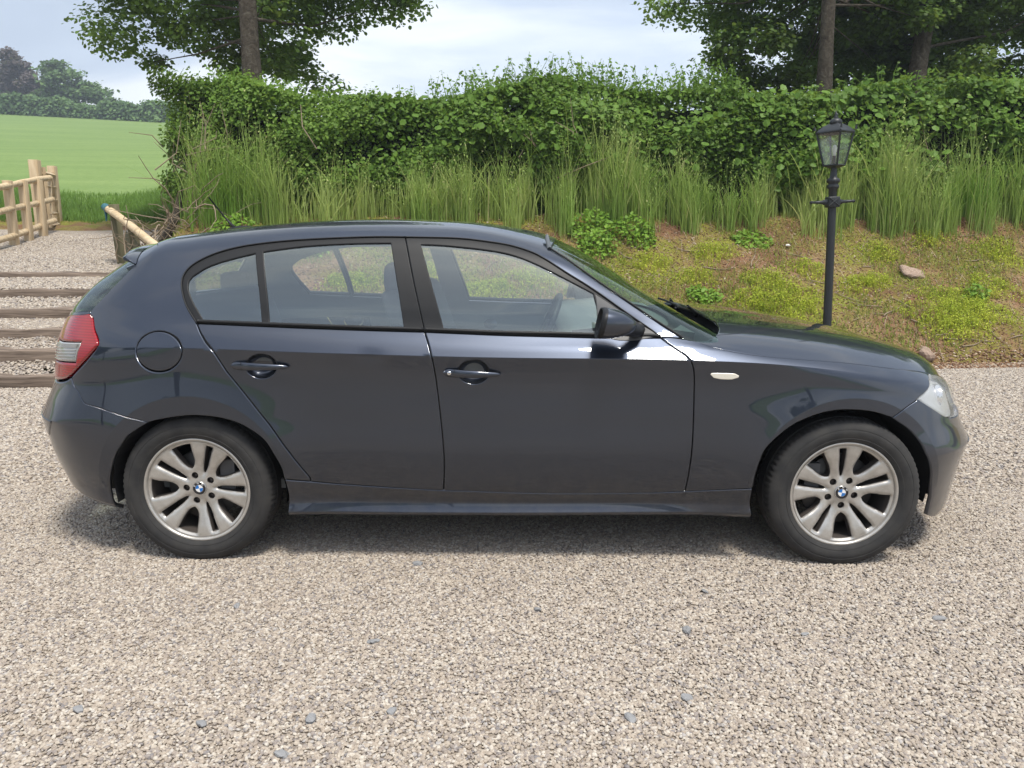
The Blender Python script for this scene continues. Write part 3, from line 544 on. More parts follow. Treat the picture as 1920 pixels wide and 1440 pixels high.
def evalS(q, v, mode=0):
    q = np.atleast_1d(np.asarray(q, float)); v = np.atleast_1d(np.asarray(v, float))
    q, v = np.broadcast_arrays(q, v); q = q.ravel(); v = np.clip(v.ravel(), 0, NR - 1)
    P, nxt = rows(q, mode)
    i = np.clip(np.floor(v).astype(int), 0, NR - 2); t = (v - i)[:, None]
    k = np.arange(len(q))
    def tang(j, side):
        jm = np.clip(j - 1, 0, NR - 1); jp = np.clip(j + 1, 0, NR - 1)
        A = P[k, jm]; Bc = P[k, j]; C = np.where((j == 9)[:, None], nxt, P[k, jp])
        ha = np.linalg.norm(Bc - A, axis=1)[:, None] + 1e-9; hb = np.linalg.norm(C - Bc, axis=1)[:, None] + 1e-9
        da = (Bc - A) / ha; db = (C - Bc) / hb
        tc = (da * hb + db * ha) / (ha + hb)
        tc = np.where((j == 0)[:, None], db, tc)
        top = (j == NR - 1)[:, None]
        tc = np.where(top, np.stack([np.zeros_like(da[:, 1]), -np.abs(da[:, 1]) - .6, np.zeros_like(da[:, 1])], 1), tc)
        # crease rows: one-sided tangents, fading out towards the ends of the car
        x = Bc[:, 0]
        c7 = ((j == 7) * (1 - sstep(2.25, 2.75, x)) * sstep(-.5, .1, x))[:, None]
        c4 = ((j == 4) * np.maximum(sstep(2.98, 3.15, x), 1 - sstep(-.62, -.50, x)))[:, None]
        c = np.clip(c7 + c4, 0, 1)
        return tc * (1 - c) + (da if side < 0 else db) * c
    a = P[k, i]; b = P[k, i + 1]; h = np.linalg.norm(b - a, axis=1)[:, None]
    ma = tang(i, +1) * h; mb = tang(i + 1, -1) * h
    S = a * (1 + 2 * t) * (1 - t) ** 2 + ma * t * (1 - t) ** 2 + b * t * t * (3 - 2 * t) + mb * t * t * (t - 1)
    # wheel-arch flares
    x = S[:, 0]; z = S[:, 2]
    S[:, 1] -= .005 * np.exp(-((x - .735) / .05) ** 2 - ((z - .872) / .022) ** 2)   # old dent in the rear door
    for hx, rad in ((HUBX[0], .405), (HUBX[1], .41)):
        d = np.hypot(x - hx, z - HUBZ)
        u = np.clip(1 - (d - rad) / .24, 0, 1)
        S[:, 1] += .017 * u ** 2 * (S[:, 1] > .3)
    S[:, 1] = np.maximum(S[:, 1], 0)
    return S
def normS(q, v, mode=0, e=2e-3):
    q = np.atleast_1d(np.asarray(q, float)); v = np.atleast_1d(np.asarray(v, float)); q, v = np.broadcast_arrays(q, v)
    qa = np.clip(q - e, QMIN, QMAX); qb = np.clip(q + e, QMIN, QMAX)
    va = np.clip(v - .012, 0, NR - 1); vb = np.clip(v + .012, 0, NR - 1)
    du = evalS(qb, v, mode) - evalS(qa, v, mode); dv = evalS(q, vb, mode) - evalS(q, va, mode)
    n = np.cross(dv, du); l = np.linalg.norm(n, axis=1)[:, None]
    n = n / np.maximum(l, 1e-12)
    return n            # (x, outward, z)
TR_ = {"door_rear_edge": [[0.0102, 8.855], [0.0433, 8.177], [0.0693, 7.618], [0.1091, 6.861], [0.1939, 5.764], [0.3178, 4.834], [0.3988, 4.024], [0.4788, 3.119]],
 "door_mid": [[0.9491, 8.928], [0.9751, 7.794], [0.9916, 6.312], [1.014, 5.049], [1.0273, 3.951], [1.0213, 2.959]],
 "door_front_edge": [[1.8926, 8.938], [1.9351, 8.421], [1.9914, 7.527], [2.0088, 6.884], [2.0194, 6.445], [2.0242, 5.872], [2.024, 4.836], [2.0152, 3.674], [2.006, 2.843]],
 "sill_top": [[0.376, 3.057], [0.4776, 3.007], [0.6018, 2.939], [0.8637, 2.906], [1.0211, 2.889], [1.1698, 2.902], [1.4977, 2.787], [1.8247, 2.766], [2.006, 2.843], [2.2724, 3.029]],
 "sill_front": [[2.2724, 3.029], [2.2773, 2.102], [2.3008, 0.0]],
 "sill_rear": [[0.376, 3.057], [0.3814, 2.332], [0.3717, 0.0]],
 "dlo": [[0.0102, 8.855], [-0.0119, 9.181], [-0.0402, 9.646], [-0.0619, 10.152], [-0.0788, 10.725], [-0.0841, 11.246], [-0.0676, 11.727], [-0.0302, 12.111], [0.0421, 12.48], [0.1313, 12.731], [0.2276, 12.871], [0.3817, 12.992], [0.5869, 13.106], [0.7523, 13.203], [0.8519, 13.232], [1.0289, 13.301], [1.1777, 13.325], [1.2953, 13.354], [1.3836, 13.148], [1.4294, 12.903], [1.5181, 12.37], [1.6085, 11.864], [1.6986, 11.206], [1.7857, 10.412], [1.8524, 9.646], [1.8926, 8.938]],
 "belt_low": [[0.0102, 8.855], [0.1551, 8.852], [0.297, 8.859], [0.5104, 8.871], [0.7235, 8.885], [0.9492, 8.913], [1.1708, 8.885], [1.3263, 8.845], [1.6327, 8.719], [1.7881, 8.771], [1.8926, 8.938]],
 "quarter_glass": [[-0.0391, 11.35], [0.0245, 11.811], [0.1103, 12.113], [0.2312, 12.386], [0.2678, 10.679], [0.2949, 9.08], [0.1641, 9.073], [0.035, 9.087], [-0.0159, 9.927], [-0.0487, 10.659], [-0.0527, 11.118]],
 "rear_glass_side": [[0.2696, 12.448], [0.4268, 12.639], [0.5912, 12.742], [0.7933, 12.823], [0.831, 10.931], [0.8631, 9.1], [0.6796, 9.082], [0.5089, 9.068], [0.3296, 9.071], [0.3056, 10.68]],
 "front_glass": [[0.9212, 12.808], [1.0093, 12.796], [1.1042, 12.759], [1.2519, 12.76], [1.3244, 12.667], [1.3986, 12.426], [1.5067, 11.974], [1.6252, 11.458], [1.6453, 10.115], [1.6609, 8.855], [1.4691, 8.926], [1.2558, 9.056], [1.0275, 9.083], [0.9781, 10.848]],
 "pillar_split": [[0.8519, 13.232], [0.8996, 11.053], [0.9491, 8.928]],
 "mirror_patch": [[1.6339, 11.424], [1.6982, 10.978], [1.7852, 10.178], [1.8784, 9.046], [1.6694, 8.843]],
 "ws_edge": [[1.4535, 14.003], [1.5209, 13.48], [1.5894, 12.906], [1.6559, 12.413], [1.746, 11.848], [1.8119, 11.344], [1.8768, 10.729], [1.9434, 10.006], [1.9864, 9.424]],
 "rear_window_edge": [[-0.3443, 12.428], [-0.395, 11.747], [-0.4437, 10.868], [-0.506, 9.516]],
 "spoiler_edge": [[-0.3457, 12.472], [-0.3007, 12.841], [-0.2613, 13.721]],
 "taillight_side": [[-0.51, 9.276], [-0.4523, 8.379], [-0.4032, 7.516], [-0.3975, 7.225], [-0.4031, 6.978], [-0.4512, 6.65], [-0.5301, 6.294]],
 "bumper_rear_seam": [[-0.5335, 6.267], [-0.4882, 5.835], [-0.4474, 5.353], [-0.4257, 5.218], [-0.3609, 5.076], [-0.2949, 4.9], [-0.2301, 4.757], [-0.1526, 4.639]],
 "fender_top": [[1.9981, 9.3], [2.0534, 9.3], [2.1179, 8.931], [2.264, 8.572], [2.4138, 8.628], [2.5703, 8.758], [2.7336, 8.89], [2.9102, 8.987], [3.084, 9.293], [3.4002, 8.737]],
 "bumper_front_seam": [[3.3724, 8.696], [3.0547, 6.835], [2.9697, 6.099], [2.8991, 5.73], [2.8292, 5.359]],
 "headlight_low": [[2.9697, 6.099], [3.0414, 5.783], [3.1225, 5.492], [3.1802, 5.386]],
 "indicator": [[2.0869, 6.268], [2.1004, 6.098], [2.1265, 6.039], [2.1738, 6.053], [2.1994, 6.171], [2.2013, 6.275], [2.1859, 6.367], [2.1254, 6.362], [2.091, 6.343]],
 "fuel": [[-0.0237, 6.868], [-0.0259, 6.69], [-0.0327, 6.524], [-0.0439, 6.38], [-0.0589, 6.267], [-0.077, 6.191], [-0.0972, 6.155], [-0.1188, 6.158], [-0.1406, 6.196], [-0.1615, 6.266], [-0.1803, 6.36], [-0.1961, 6.473], [-0.2082, 6.6], [-0.216, 6.736], [-0.2196, 6.877], [-0.2194, 7.044], [-0.2171, 7.39], [-0.2102, 7.704], [-0.1988, 7.971], [-0.1835, 8.131], [-0.1648, 8.231], [-0.1434, 8.27], [-0.1203, 8.245], [-0.0968, 8.157], [-0.0745, 8.011], [-0.055, 7.755], [-0.0392, 7.443], [-0.0276, 7.094]],
 "handle_rear": [[0.3647, 6.233], [0.3617, 6.077], [0.3549, 5.97], [0.3448, 5.914], [0.3321, 5.871], [0.3175, 5.844], [0.302, 5.835], [0.2865, 5.843], [0.2721, 5.87], [0.26, 5.912], [0.2508, 5.967], [0.2453, 6.066], [0.244, 6.213], [0.2468, 6.36], [0.2538, 6.498], [0.2645, 6.619], [0.278, 6.715], [0.2935, 6.779], [0.3094, 6.805], [0.3247, 6.792], [0.3386, 6.74], [0.3503, 6.65], [0.3589, 6.53], [0.3638, 6.388]],
 "handle_front": [[1.2067, 6.149], [1.2046, 5.988], [1.1986, 5.922], [1.1891, 5.866], [1.1767, 5.822], [1.1624, 5.794], [1.147, 5.783], [1.1316, 5.791], [1.1173, 5.815], [1.1051, 5.856], [1.0958, 5.91], [1.0901, 5.974], [1.0883, 6.111], [1.0906, 6.291], [1.0968, 6.46], [1.1064, 6.607], [1.1188, 6.721], [1.1331, 6.795], [1.1484, 6.823], [1.1636, 6.805], [1.1777, 6.74], [1.1898, 6.634], [1.199, 6.493], [1.2048, 6.327]],
 "handle_rear_line": [[0.1828, 6.262], [0.418, 6.245]],
 "handle_front_line": [[1.027, 6.074], [1.2574, 6.053]],
 "white_lens": [[-0.6172, 7.329], [-0.4906, 7.339], [-0.5025, 6.642], [-0.5881, 6.652]],
 "arch_f": [[2.275, 3.01], [2.2746, 3.518], [2.2871, 4.048], [2.313, 4.367], [2.3849, 4.788], [2.4584, 5.093], [2.5296, 5.305], [2.6015, 5.439], [2.6765, 5.489], [2.7508, 5.475], [2.8268, 5.358], [2.905, 4.973], [2.9436, 4.542], [2.9678, 4.0], [3.0178, 3.358], [3.063, 2.376], [3.0699, 1.231]],
 "arch_r": [[0.3736, 3.038], [0.3659, 3.456], [0.3349, 3.974], [0.3012, 4.336], [0.2332, 4.672], [0.1637, 4.862], [0.0914, 4.946], [0.0209, 4.966], [-0.0495, 4.892], [-0.1213, 4.742], [-0.1893, 4.372], [-0.2481, 3.839], [-0.2959, 3.422], [-0.3433, 2.863], [-0.3659, 2.328], [-0.3801, 1.561]]}
# ================= the car =================
CAR = empty('car', (0.0, 0.0, 0.0))
CAR_YAW = R(.65); _c, _s = math.cos(CAR_YAW), math.sin(CAR_YAW)
CAR.location = (1.33 - 1.290 - _c * 1.33, 3.858 + _s * 1.33, .0); CAR.rotation_euler = (0, 0, -CAR_YAW)
tag(CAR, 'dark blue-grey five-door hatchback parked side-on on the gravel', 'car')
# --- materials ---
M_paint = mat('car_paint', (.16, .18, .23), .37, .95, 1.0, .02)
_n = noise(M_paint, 900, 2); lk(M_paint, mixc(M_paint, _n, (.028, .035, .052), (.053, .063, .088)), bsdf(M_paint).inputs['Base Color'])
_d = ramp(M_paint, noise(M_paint, 3.0, 6, .7), [(.45, (.0, .0, .0)), (.8, (.045, .045, .045))]); lk(M_paint, _d, bsdf(M_paint).inputs['Coat Roughness'])
# road dust thrown up along the bottom of the car
_tc = nd(M_paint, 'ShaderNodeTexCoord'); _sx = nd(M_paint, 'ShaderNodeSeparateXYZ'); lk(M_paint, _tc.outputs['Object'], _sx.inputs[0])
_mr = nd(M_paint, 'ShaderNodeMapRange'); _mr.inputs['From Min'].default_value = .50; _mr.inputs['From Max'].default_value = .18; _mr.inputs['To Max'].default_value = .26; lk(M_paint, _sx.outputs['Z'], _mr.inputs['Value'])
_ml = nd(M_paint, 'ShaderNodeMath', operation='MULTIPLY'); lk(M_paint, _mr.outputs[0], _ml.inputs[0]); lk(M_paint, ramp(M_paint, noise(M_paint, 11, 7, .75), [(.38, (0, 0, 0)), (.72, (1, 1, 1))]), _ml.inputs[1])
road_dust = _ml.outputs[0]; _src = bsdf(M_paint).inputs['Base Color'].links[0].from_socket; lk(M_paint, mixc(M_paint, road_dust, _src, (.15, .125, .10)), bsdf(M_paint).inputs['Base Color'])
_mt = nd(M_paint, 'ShaderNodeMapRange'); _mt.inputs['To Min'].default_value = .95; _mt.inputs['To Max'].default_value = .2; lk(M_paint, road_dust, _mt.inputs['Value']); lk(M_paint, _mt.outputs[0], bsdf(M_paint).inputs['Metallic'])
_ct = nd(M_paint, 'ShaderNodeMapRange'); _ct.inputs['To Min'].default_value = 1; _ct.inputs['To Max'].default_value = .5; lk(M_paint, road_dust, _ct.inputs['Value']); lk(M_paint, _ct.outputs[0], bsdf(M_paint).inputs['Coat Weight'])
bsdf(M_paint).inputs['Coat IOR'].default_value = 1.58
M_black = mat('black_trim', (.010, .0105, .012), .5, spec=.3)
M_rubber = mat('rubber_seal', (.012, .012, .013), .7)
M_dark = mat('underbody_black', (.008, .008, .009), .85)
M_trim = mat('interior_grey', (.16, .165, .165), .8)
M_seat = mat('seat_cloth', (.075, .078, .085), .9)
def glassmat(name, tint, refl=1.6):
    m = bpy.data.materials.new(name); m.use_nodes = True; n = m.node_tree.nodes; n.clear()
    f = n.new('ShaderNodeFresnel'); f.inputs['IOR'].default_value = refl
    t = n.new('ShaderNodeBsdfTransparent'); t.inputs['Color'].default_value = (*tint, 1)
    g = n.new('ShaderNodeBsdfGlossy'); g.inputs['Roughness'].default_value = 0.0; g.inputs['Color'].default_value = (.92, 1, 1, 1)
    x = n.new('ShaderNodeMixShader'); o = n.new('ShaderNodeOutputMaterial')
    l = m.node_tree.links; two_sided(m, f, refl); l.new(f.outputs[0], x.inputs[0]); l.new(t.outputs[0], x.inputs[1]); l.new(g.outputs[0], x.inputs[2]); l.new(x.outputs[0], o.inputs['Surface'])
    return m
M_glass = glassmat('window_glass', (.93, .975, .97), 2.55)
M_wglass = glassmat('windscreen_glass', (.62, .76, .70), 1.6)
M_lens = glassmat('clear_lens', (.93, .95, .95), 1.5)
M_chrome = mat('chrome', (.75, .75, .76), .12, 1.0)
# --- panels cut out of the body surface ---
V2M = np.array([0, .045, .08, .175, .295, .455, .635, .705, .735, .795, .89, .99, 1.085, 1.18, 1.24, 1.32, 1.46, 1.75])
def v2m(v): return np.interp(v, np.arange(18), V2M)
def m2v(m): return np.interp(m, V2M, np.arange(18))
def crs(pts, step=.014):
    """dense smooth curve through (q,v) points -> list of (q,m)"""
    P = np.array([(a, v2m(b)) for a, b in pts], float)
    if len(P) == 2:
        n = max(1, int(np.linalg.norm(P[1] - P[0]) / step)); return [P[0] + (P[1] - P[0]) * i / n for i in range(n + 1)]
    Q = np.vstack([2 * P[0] - P[1], P, 2 * P[-1] - P[-2]]); out = []
    for i in range(1, len(Q) - 2):
        p0, p1, p2, p3 = Q[i - 1:i + 3]; L = np.linalg.norm(p2 - p1); n = max(1, int(L / step))
        for k in range(n):
            t = k / n
            out.append(.5 * ((2 * p1) + (p2 - p0) * t + (2 * p0 - 5 * p1 + 4 * p2 - p3) * t * t + (3 * p1 - p0 - 3 * p2 + p3) * t ** 3))
    out.append(P[-1]); return out
def loop_of(*segs, straight=()):
    L = []
    for s in segs:
        for p in crs(s):
            if not L or np.linalg.norm(p - L[-1]) > .0035: L.append(np.array(p))
    while np.linalg.norm(L[0] - L[-1]) < .0035: L.pop()
    return np.array(L)
def area2(L): x, y = L[:, 0], L[:, 1]; return .5 * np.sum(x * np.roll(y, -1) - np.roll(x, -1) * y)
def inside(L, P):
    x, y = P[:, 0], P[:, 1]; r = np.zeros(len(P), bool); a = L; b = np.roll(L, -1, 0)
    for (x1, y1), (x2, y2) in zip(a, b):
        if y1 == y2: continue
        c = (y1 > y) != (y2 > y); r ^= c & (x < (x2 - x1) * (y - y1) / (y2 - y1) + x1)
    return r
def dist_to(L, P):
    a = L; b = np.roll(L, -1, 0); d = np.full(len(P), 9.)
    for p, q in zip(a, b):
        v = q - p; t = np.clip(((P - p) @ v) / max(v @ v, 1e-12), 0, 1); d = np.minimum(d, np.linalg.norm(P - p - t[:, None] * v, axis=1))
    return d
QS = (QMIN + .004, QMAX - .004)
def offs(L, d, seam):
    e = np.roll(L, -1, 0) - L; e /= np.linalg.norm(e, axis=1)[:, None] + 1e-12
    n = np.stack([-e[:, 1], e[:, 0]], 1); m = n + np.roll(n, 1, 0); k = np.sum(m * m, 1); m = m / np.maximum(k, .6)[:, None] * 2
    return L + m * (d * ~seam)[:, None], m
def S3(L, mode, off=0.):
    v = m2v(L[:, 1]); q = np.clip(L[:, 0], QMIN, QMAX); S = evalS(q, v, mode); N = normS(np.clip(q, *QS), v, mode)
    N[v > 16.98] *= np.array([1, 0, 1]); N /= np.linalg.norm(N, axis=1)[:, None] + 1e-12
    return S + off * N, N
def xz2qm(x, z):
    q, v = x, 4.6
    for _ in range(25):
        p = evalS([q, q + 1e-4, q], [v, v, v + 1e-3]); J = np.array([[(p[1] - p[0])[0] / 1e-4, (p[2] - p[0])[0] / 1e-3], [(p[1] - p[0])[2] / 1e-4, (p[2] - p[0])[2] / 1e-3]])
        d = np.linalg.solve(J, np.array([p[0][0] - x, p[0][2] - z])); q -= float(np.clip(d[0], -.1, .1)); v = float(np.clip(v - np.clip(d[1], -.5, .5), .2, 9))
    return q, float(v2m(v))
ARCH_RINGS = []
for hx_, rad_ in ((HUBX[0], .405), (HUBX[1], .41)):
    for dr in (-.002, .003): ARCH_RINGS.append(np.array([xz2qm(hx_ + (rad_ + dr) * math.cos(a), HUBZ + (rad_ + dr) * math.sin(a)) for a in np.linspace(R(5), R(175), 70)]))
def make_panel(loop, mode=0, holes=(), off=0., gap=.0026, fold=.016, step=.026, sides=(-1,), round_=.0035):
    """V, F, N of a panel; sides -1 near, +1 far"""
    key = (np.asarray(loop).tobytes(), mode, off, gap, fold, step, round_, tuple(np.asarray(h).tobytes() for h in holes))
    if key in PCACHE: return mirror_panel(PCACHE[key], sides)
    loops = []
    for i, L in enumerate([loop] + list(holes)):
        L = np.array(L, float); a = area2(L)
        if (a < 0) == (i == 0): L = L[::-1]
        loops.append(L)
    Vs = []; Ns = []; F = []
    A2 = []; cons = []; rings = []
    for L in loops:
        seam = (m2v(L[:, 1]) > 16.97) | (L[:, 0] < QMIN + .002) | (L[:, 0] > QMAX - .002)
        B, m = offs(L, gap, seam); A, _ = offs(L, gap + round_, seam)
        rings.append((len(A2), len(L), A, B, m, seam)); s = len(A2); A2 += list(A)
        cons += [(s + k, s + (k + 1) % len(L)) for k in range(len(L))]
    lo = loops[0].min(0); hi = loops[0].max(0)
    gx = np.arange(lo[0], hi[0] + step, step); gy = np.arange(lo[1], hi[1] + step, step)
    for r_ in (V2M[7], V2M[4]):
        gy = np.concatenate([gy[np.abs(gy - r_) > .009], [r_ - .0016, r_ + .0016, r_ - .008, r_ + .008]])
    crow = [r_ + e_ for r_ in (V2M[7], V2M[4]) for e_ in (-.0016, .0016, -.008, .008)]
    G = np.array([(x + (0 if any(abs(y - c) < 1e-9 for c in crow) else (j % 2) * step * .5), y) for j, y in enumerate(gy) for x in gx])
    lines = [np.array([(x, y) for x in gx]) for y in crow] + (ARCH_RINGS if mode == 0 else [])
    ringp = np.vstack(ARCH_RINGS)
    if mode == 0: G = G[np.min(np.linalg.norm(G[:, None, :] - ringp[None, ::3, :], axis=2), axis=1) > .011] if len(G) else G
    G = G[~np.isin(G[:, 1], crow)]
    k = inside(loops[0], G)
    for h in loops[1:]: k &= ~inside(h, G)
    G = G[k]
    if len(G):
        d = np.full(len(G), 9.)
        for (s, n, A, B, m, seam) in rings: d = np.minimum(d, dist_to(A, G))
        G = G[d > step * .42]
    base = len(A2); LP = []
    for ln in lines:
        if ln[:, 0].max() < lo[0] or ln[:, 0].min() > hi[0]: continue
        ki = inside(loops[0], ln)
        for h in loops[1:]: ki &= ~inside(h, ln)
        if not ki.any(): continue
        dl = np.full(len(ln), 9.)
        for (s, n, A, B, m, seam) in rings: dl = np.minimum(dl, dist_to(A, ln))
        ki &= dl > .004; prev = None
        for j in range(len(ln)):
            if ki[j]:
                LP.append(ln[j]); c_ = base + len(LP) - 1
                if prev is not None: cons.append((prev, c_))
                prev = c_
            else: prev = None
    pts = [Vector(p) for p in np.vstack([np.array(A2)] + ([np.array(LP)] if LP else []) + ([G] if len(G) else []))]
    vo, eo, fo, ov, oe, of = delaunay_2d_cdt(pts, cons, [], 0, 1e-7)
    P2 = np.array([tuple(v) for v in vo]); tri = np.array([f for f in fo if len(f) == 3])
    cen = P2[tri].mean(1); k = inside(rings[0][2], cen)
    for rg in rings[1:]: k &= ~inside(rg[2], cen)
    tri = tri[k]
    S, N = S3(P2, mode, off); V = S; NN = N; faces = [tuple(t) for t in tri]
    idx = {}
    for i, o_ in enumerate(ov):
        for j in o_: idx[j] = i
    if fold > 0:
        for (s, n, A, B, m, seam) in rings:
            SA, NA = S3(A, mode, off); SB, NB = S3(B, mode, off); SO, _ = S3(B - m * .004, mode, off)
            out = SO - SB; out -= (out * NB).sum(1)[:, None] * NB; out /= np.linalg.norm(out, axis=1)[:, None] + 1e-12
            b0 = len(V); NBv = NB * .75 + out * .66
            sb = SB - NB * round_ * .35; sc = SB - NB * fold
            sb[seam] = SA[seam]; sc[seam] = SA[seam] - NA[seam] * fold
            V = np.vstack([V, sb, sc]); NN = np.vstack([NN, np.where(seam[:, None], NA, NBv), out])
            for k in range(n):
                k2 = (k + 1) % n
                if seam[k] and seam[k2]: continue
                a, a2 = idx[s + k], idx[s + k2]
                faces.append((a2, a, b0 + k, b0 + k2)); faces.append((b0 + k2, b0 + k, b0 + n + k, b0 + n + k2))
    # orientation: make triangles agree with the outward normal
    fixed = []
    for f in faces:
        p = V[list(f[:3])]; nn = np.cross(p[1] - p[0], p[2] - p[0])
        fixed.append(f if nn @ NN[list(f)].mean(0) > 0 else f[::-1])
    PCACHE[key] = (V, NN, fixed); return mirror_panel(PCACHE[key], sides)
PCACHE = {}
def mirror_panel(vnf, sides):
    V, NN, fixed = vnf
    OV = []; ON = []; OF = []
    for sd_ in sides:
        o_ = len(OV); m_ = np.array([1, sd_, 1.])
        OV += list(V * m_); ON += list(NN * m_)
        OF += [tuple(i + o_ for i in (f if sd_ > 0 else f[::-1])) for f in fixed]
    return OV, OF, ON
def panel(name, loop, material, parent=None, sides=(-1,), **kw):
    V, F, N = make_panel(loop, sides=sides, **kw)
    return mesh_obj(name, V, F, material, parent if parent is not None else CAR, normals=N)
def both(name, loop, material, parents=None, **kw):
    return [panel(name, loop, material, (parents[i] if parents else CAR), sides=(s,), **kw) for i, s in enumerate((-1, 1))]
T = {k: [tuple(p) for p in v] for k, v in TR_.items()}
def rv(l): return list(reversed(l))
T['fender_top'][-1] = (3.17, 9.0); T['bumper_front_seam'][0] = (3.17, 9.0)
T['fender_top'][0] = (2.0, 9.3)
d0, d1 = T['door_mid'], T['door_front_edge']
st = T['sill_top']; bl = T['belt_low']; dlo = T['dlo']; ar = T['arch_r']; af = T['arch_f']
seamp = T['bumper_rear_seam'][-1]; seamf = T['bumper_front_seam'][-1]
# body shell: quarter panels, pillars and roof
header = [T['ws_edge'][0], (1.475, 15.0), (1.50, 16.2), (1.505, 17)]
roof_back = [(-.40, 17), (-.36, 15.5), T['spoiler_edge'][-1]]
shell = loop_of(rv(T['ws_edge']), header, [(1.505, 17), (.6, 17), (-.40, 17)], roof_back, rv(T['spoiler_edge']), T['rear_window_edge'],
                [T['rear_window_edge'][-1], T['taillight_side'][0]], T['taillight_side'], T['bumper_rear_seam'], rv(ar[:10] + [seamp]),
                [ar[0], st[0], st[1]], rv(T['door_rear_edge']), dlo, [dlo[-1], T['ws_edge'][-1]])
fuel = loop_of(T['fuel'] + [T['fuel'][0]])
panel('body_shell', shell, M_paint, sides=(-1,), holes=[fuel]).name = 'body_shell'
_sh = panel('body_shell', shell, M_paint, sides=(1,))
panel('fuel_flap', fuel, M_paint, gap=.0022, fold=.012)
# fenders
fender = loop_of(rv(T['fender_top']), [T['fender_top'][0], d1[0]], d1, [st[8], st[9]], [st[9], af[0]] if np.hypot(af[0][0] - st[9][0], .1 * (af[0][1] - st[9][1])) > .004 else [st[9], (st[9][0] + .001, st[9][1])],
                 af[:10] + [seamf], rv(T['bumper_front_seam']))
both('front_fender', fender, M_paint)
# doors
hf = loop_of(T['handle_front'] + [T['handle_front'][0]]); hr = loop_of(T['handle_rear'] + [T['handle_rear'][0]])
fdoor = loop_of(bl[5:], d1, rv(st[4:9]), rv(d0))
rdoor = loop_of(bl[:6], d0, rv(st[1:5]), rv(T['door_rear_edge']))
FD = both('front_door', fdoor, M_paint, holes=[hf]); RD = both('rear_door', rdoor, M_paint, holes=[hr])
# sills
sill = loop_of(st, T['sill_front'][:2] + [(T['sill_front'][-1][0], .02)], [(T['sill_front'][-1][0], .02), (1.3, .02), (T['sill_rear'][-1][0], .02)], [(T['sill_rear'][-1][0], .02)] + rv(T['sill_rear'][:2]))
both('sill', sill, M_paint)
# bumpers, tail, nose
rbump = loop_of([(QMIN, .02), (-.9, .02), (ar[-1][0] - .01, .02)], [(ar[-1][0] - .01, .02), ar[-1]], rv(ar[9:])[:-1] + [seamp], rv(T['bumper_rear_seam']),
                [T['bumper_rear_seam'][0], (-.62, 6.15), (-.97, 6.1), (QMIN, 5.9)], [(QMIN, 5.9), (QMIN, .02)])
panel('rear_bumper', rbump, M_paint, sides=(-1, 1))
fbump = loop_of([(QMAX, .02), (3.5, .02), (3.28, .08), af[-1]], [af[-1], af[-2]], rv(af[10:-1]), [af[10], seamf], rv(T['bumper_front_seam'][2:]), T['headlight_low'], [T['headlight_low'][-1], (3.35, 5.45), (3.52, 5.75), (QMAX, 5.6)], [(QMAX, 5.6), (QMAX, .02)])
panel('front_bumper', fbump, M_paint, sides=(-1, 1))
hlamp = loop_of(T['bumper_front_seam'][:3], T['headlight_low'], [T['headlight_low'][-1], (3.35, 5.45), (3.52, 5.75)], [(3.52, 5.75), (3.55, 6.6), (3.50, 7.8)], [(3.50, 7.8), (3.42, 8.6), (3.17, 9.0)])
tlamp = loop_of(T['taillight_side'], [T['taillight_side'][-1], (-.62, 6.15), (-.97, 6.1)], [(-.97, 6.1), (-1.0, 7.2), (-.95, 8.2)], [(-.95, 8.2), (-.75, 8.85), (-.60, 9.12), T['taillight_side'][0]])
nose = loop_of([(3.52, 5.75), (QMAX, 5.6)], [(QMAX, 5.6), (QMAX, 9.0)], [(QMAX, 9.0), (3.6, 9.0), (3.17, 9.0)], [(3.17, 9.0), (3.42, 8.6), (3.50, 7.8)], [(3.50, 7.8), (3.55, 6.6), (3.52, 5.75)])
panel('nose_panel', nose, M_paint, sides=(-1, 1))
gate = loop_of([(-.97, 6.1), (QMIN, 5.9)][::-1], [(-.97, 6.1), (-1.0, 7.2), (-.95, 8.2)], [(-.95, 8.2), (-.75, 8.85), (-.60, 9.12), T['taillight_side'][0]], [T['taillight_side'][0], T['rear_window_edge'][-1]], [T['rear_window_edge'][-1], (-.7, 9.45), (-1.0, 9.4), (QMIN, 9.4)], [(QMIN, 9.4), (QMIN, 5.9)])
TG = panel('tailgate', gate, M_paint, sides=(-1, 1))
rwin = loop_of(T['rear_window_edge'], [T['rear_window_edge'][-1], (-.7, 9.45), (-1.0, 9.4), (QMIN, 9.4)], [(QMIN, 9.4), (QMIN, 17)], [(QMIN, 17), (-.9, 17), (-.42, 17)], [(-.42, 17), (-.38, 15.5), (-.33, 13.0), T['rear_window_edge'][0]])
M_rear = glassmat('rear_window_glass', (.35, .42, .40), 1.7)
panel('tailgate_top', loop_of([(-.40, 17), (-.36, 15.5), T['spoiler_edge'][-1]], rv(T['spoiler_edge']), [T['spoiler_edge'][0], T['rear_window_edge'][0]], [T['rear_window_edge'][0], (-.36, 13.0), (-.42, 15.5), (-.46, 17)], [(-.46, 17), (-.40, 17)]), M_paint, TG, sides=(-1, 1), off=-.003, gap=0, fold=.004)
panel('rear_window', rwin, M_rear, TG, sides=(-1, 1), off=-.004, gap=.001, fold=.004)
bonnet = loop_of(T['fender_top'], [(3.17, 9.0), (3.6, 9.0), (QMAX, 9.0)], [(QMAX, 9.0), (QMAX, 17)], [(QMAX, 17), (3.0, 17), (2.225, 17)], [(2.225, 17), (2.215, 15.5), (2.19, 13.5), (2.14, 11.5), (2.08, 10.2), (2.0, 9.3)])
panel('bonnet', bonnet, M_paint, sides=(-1, 1), mode=1)
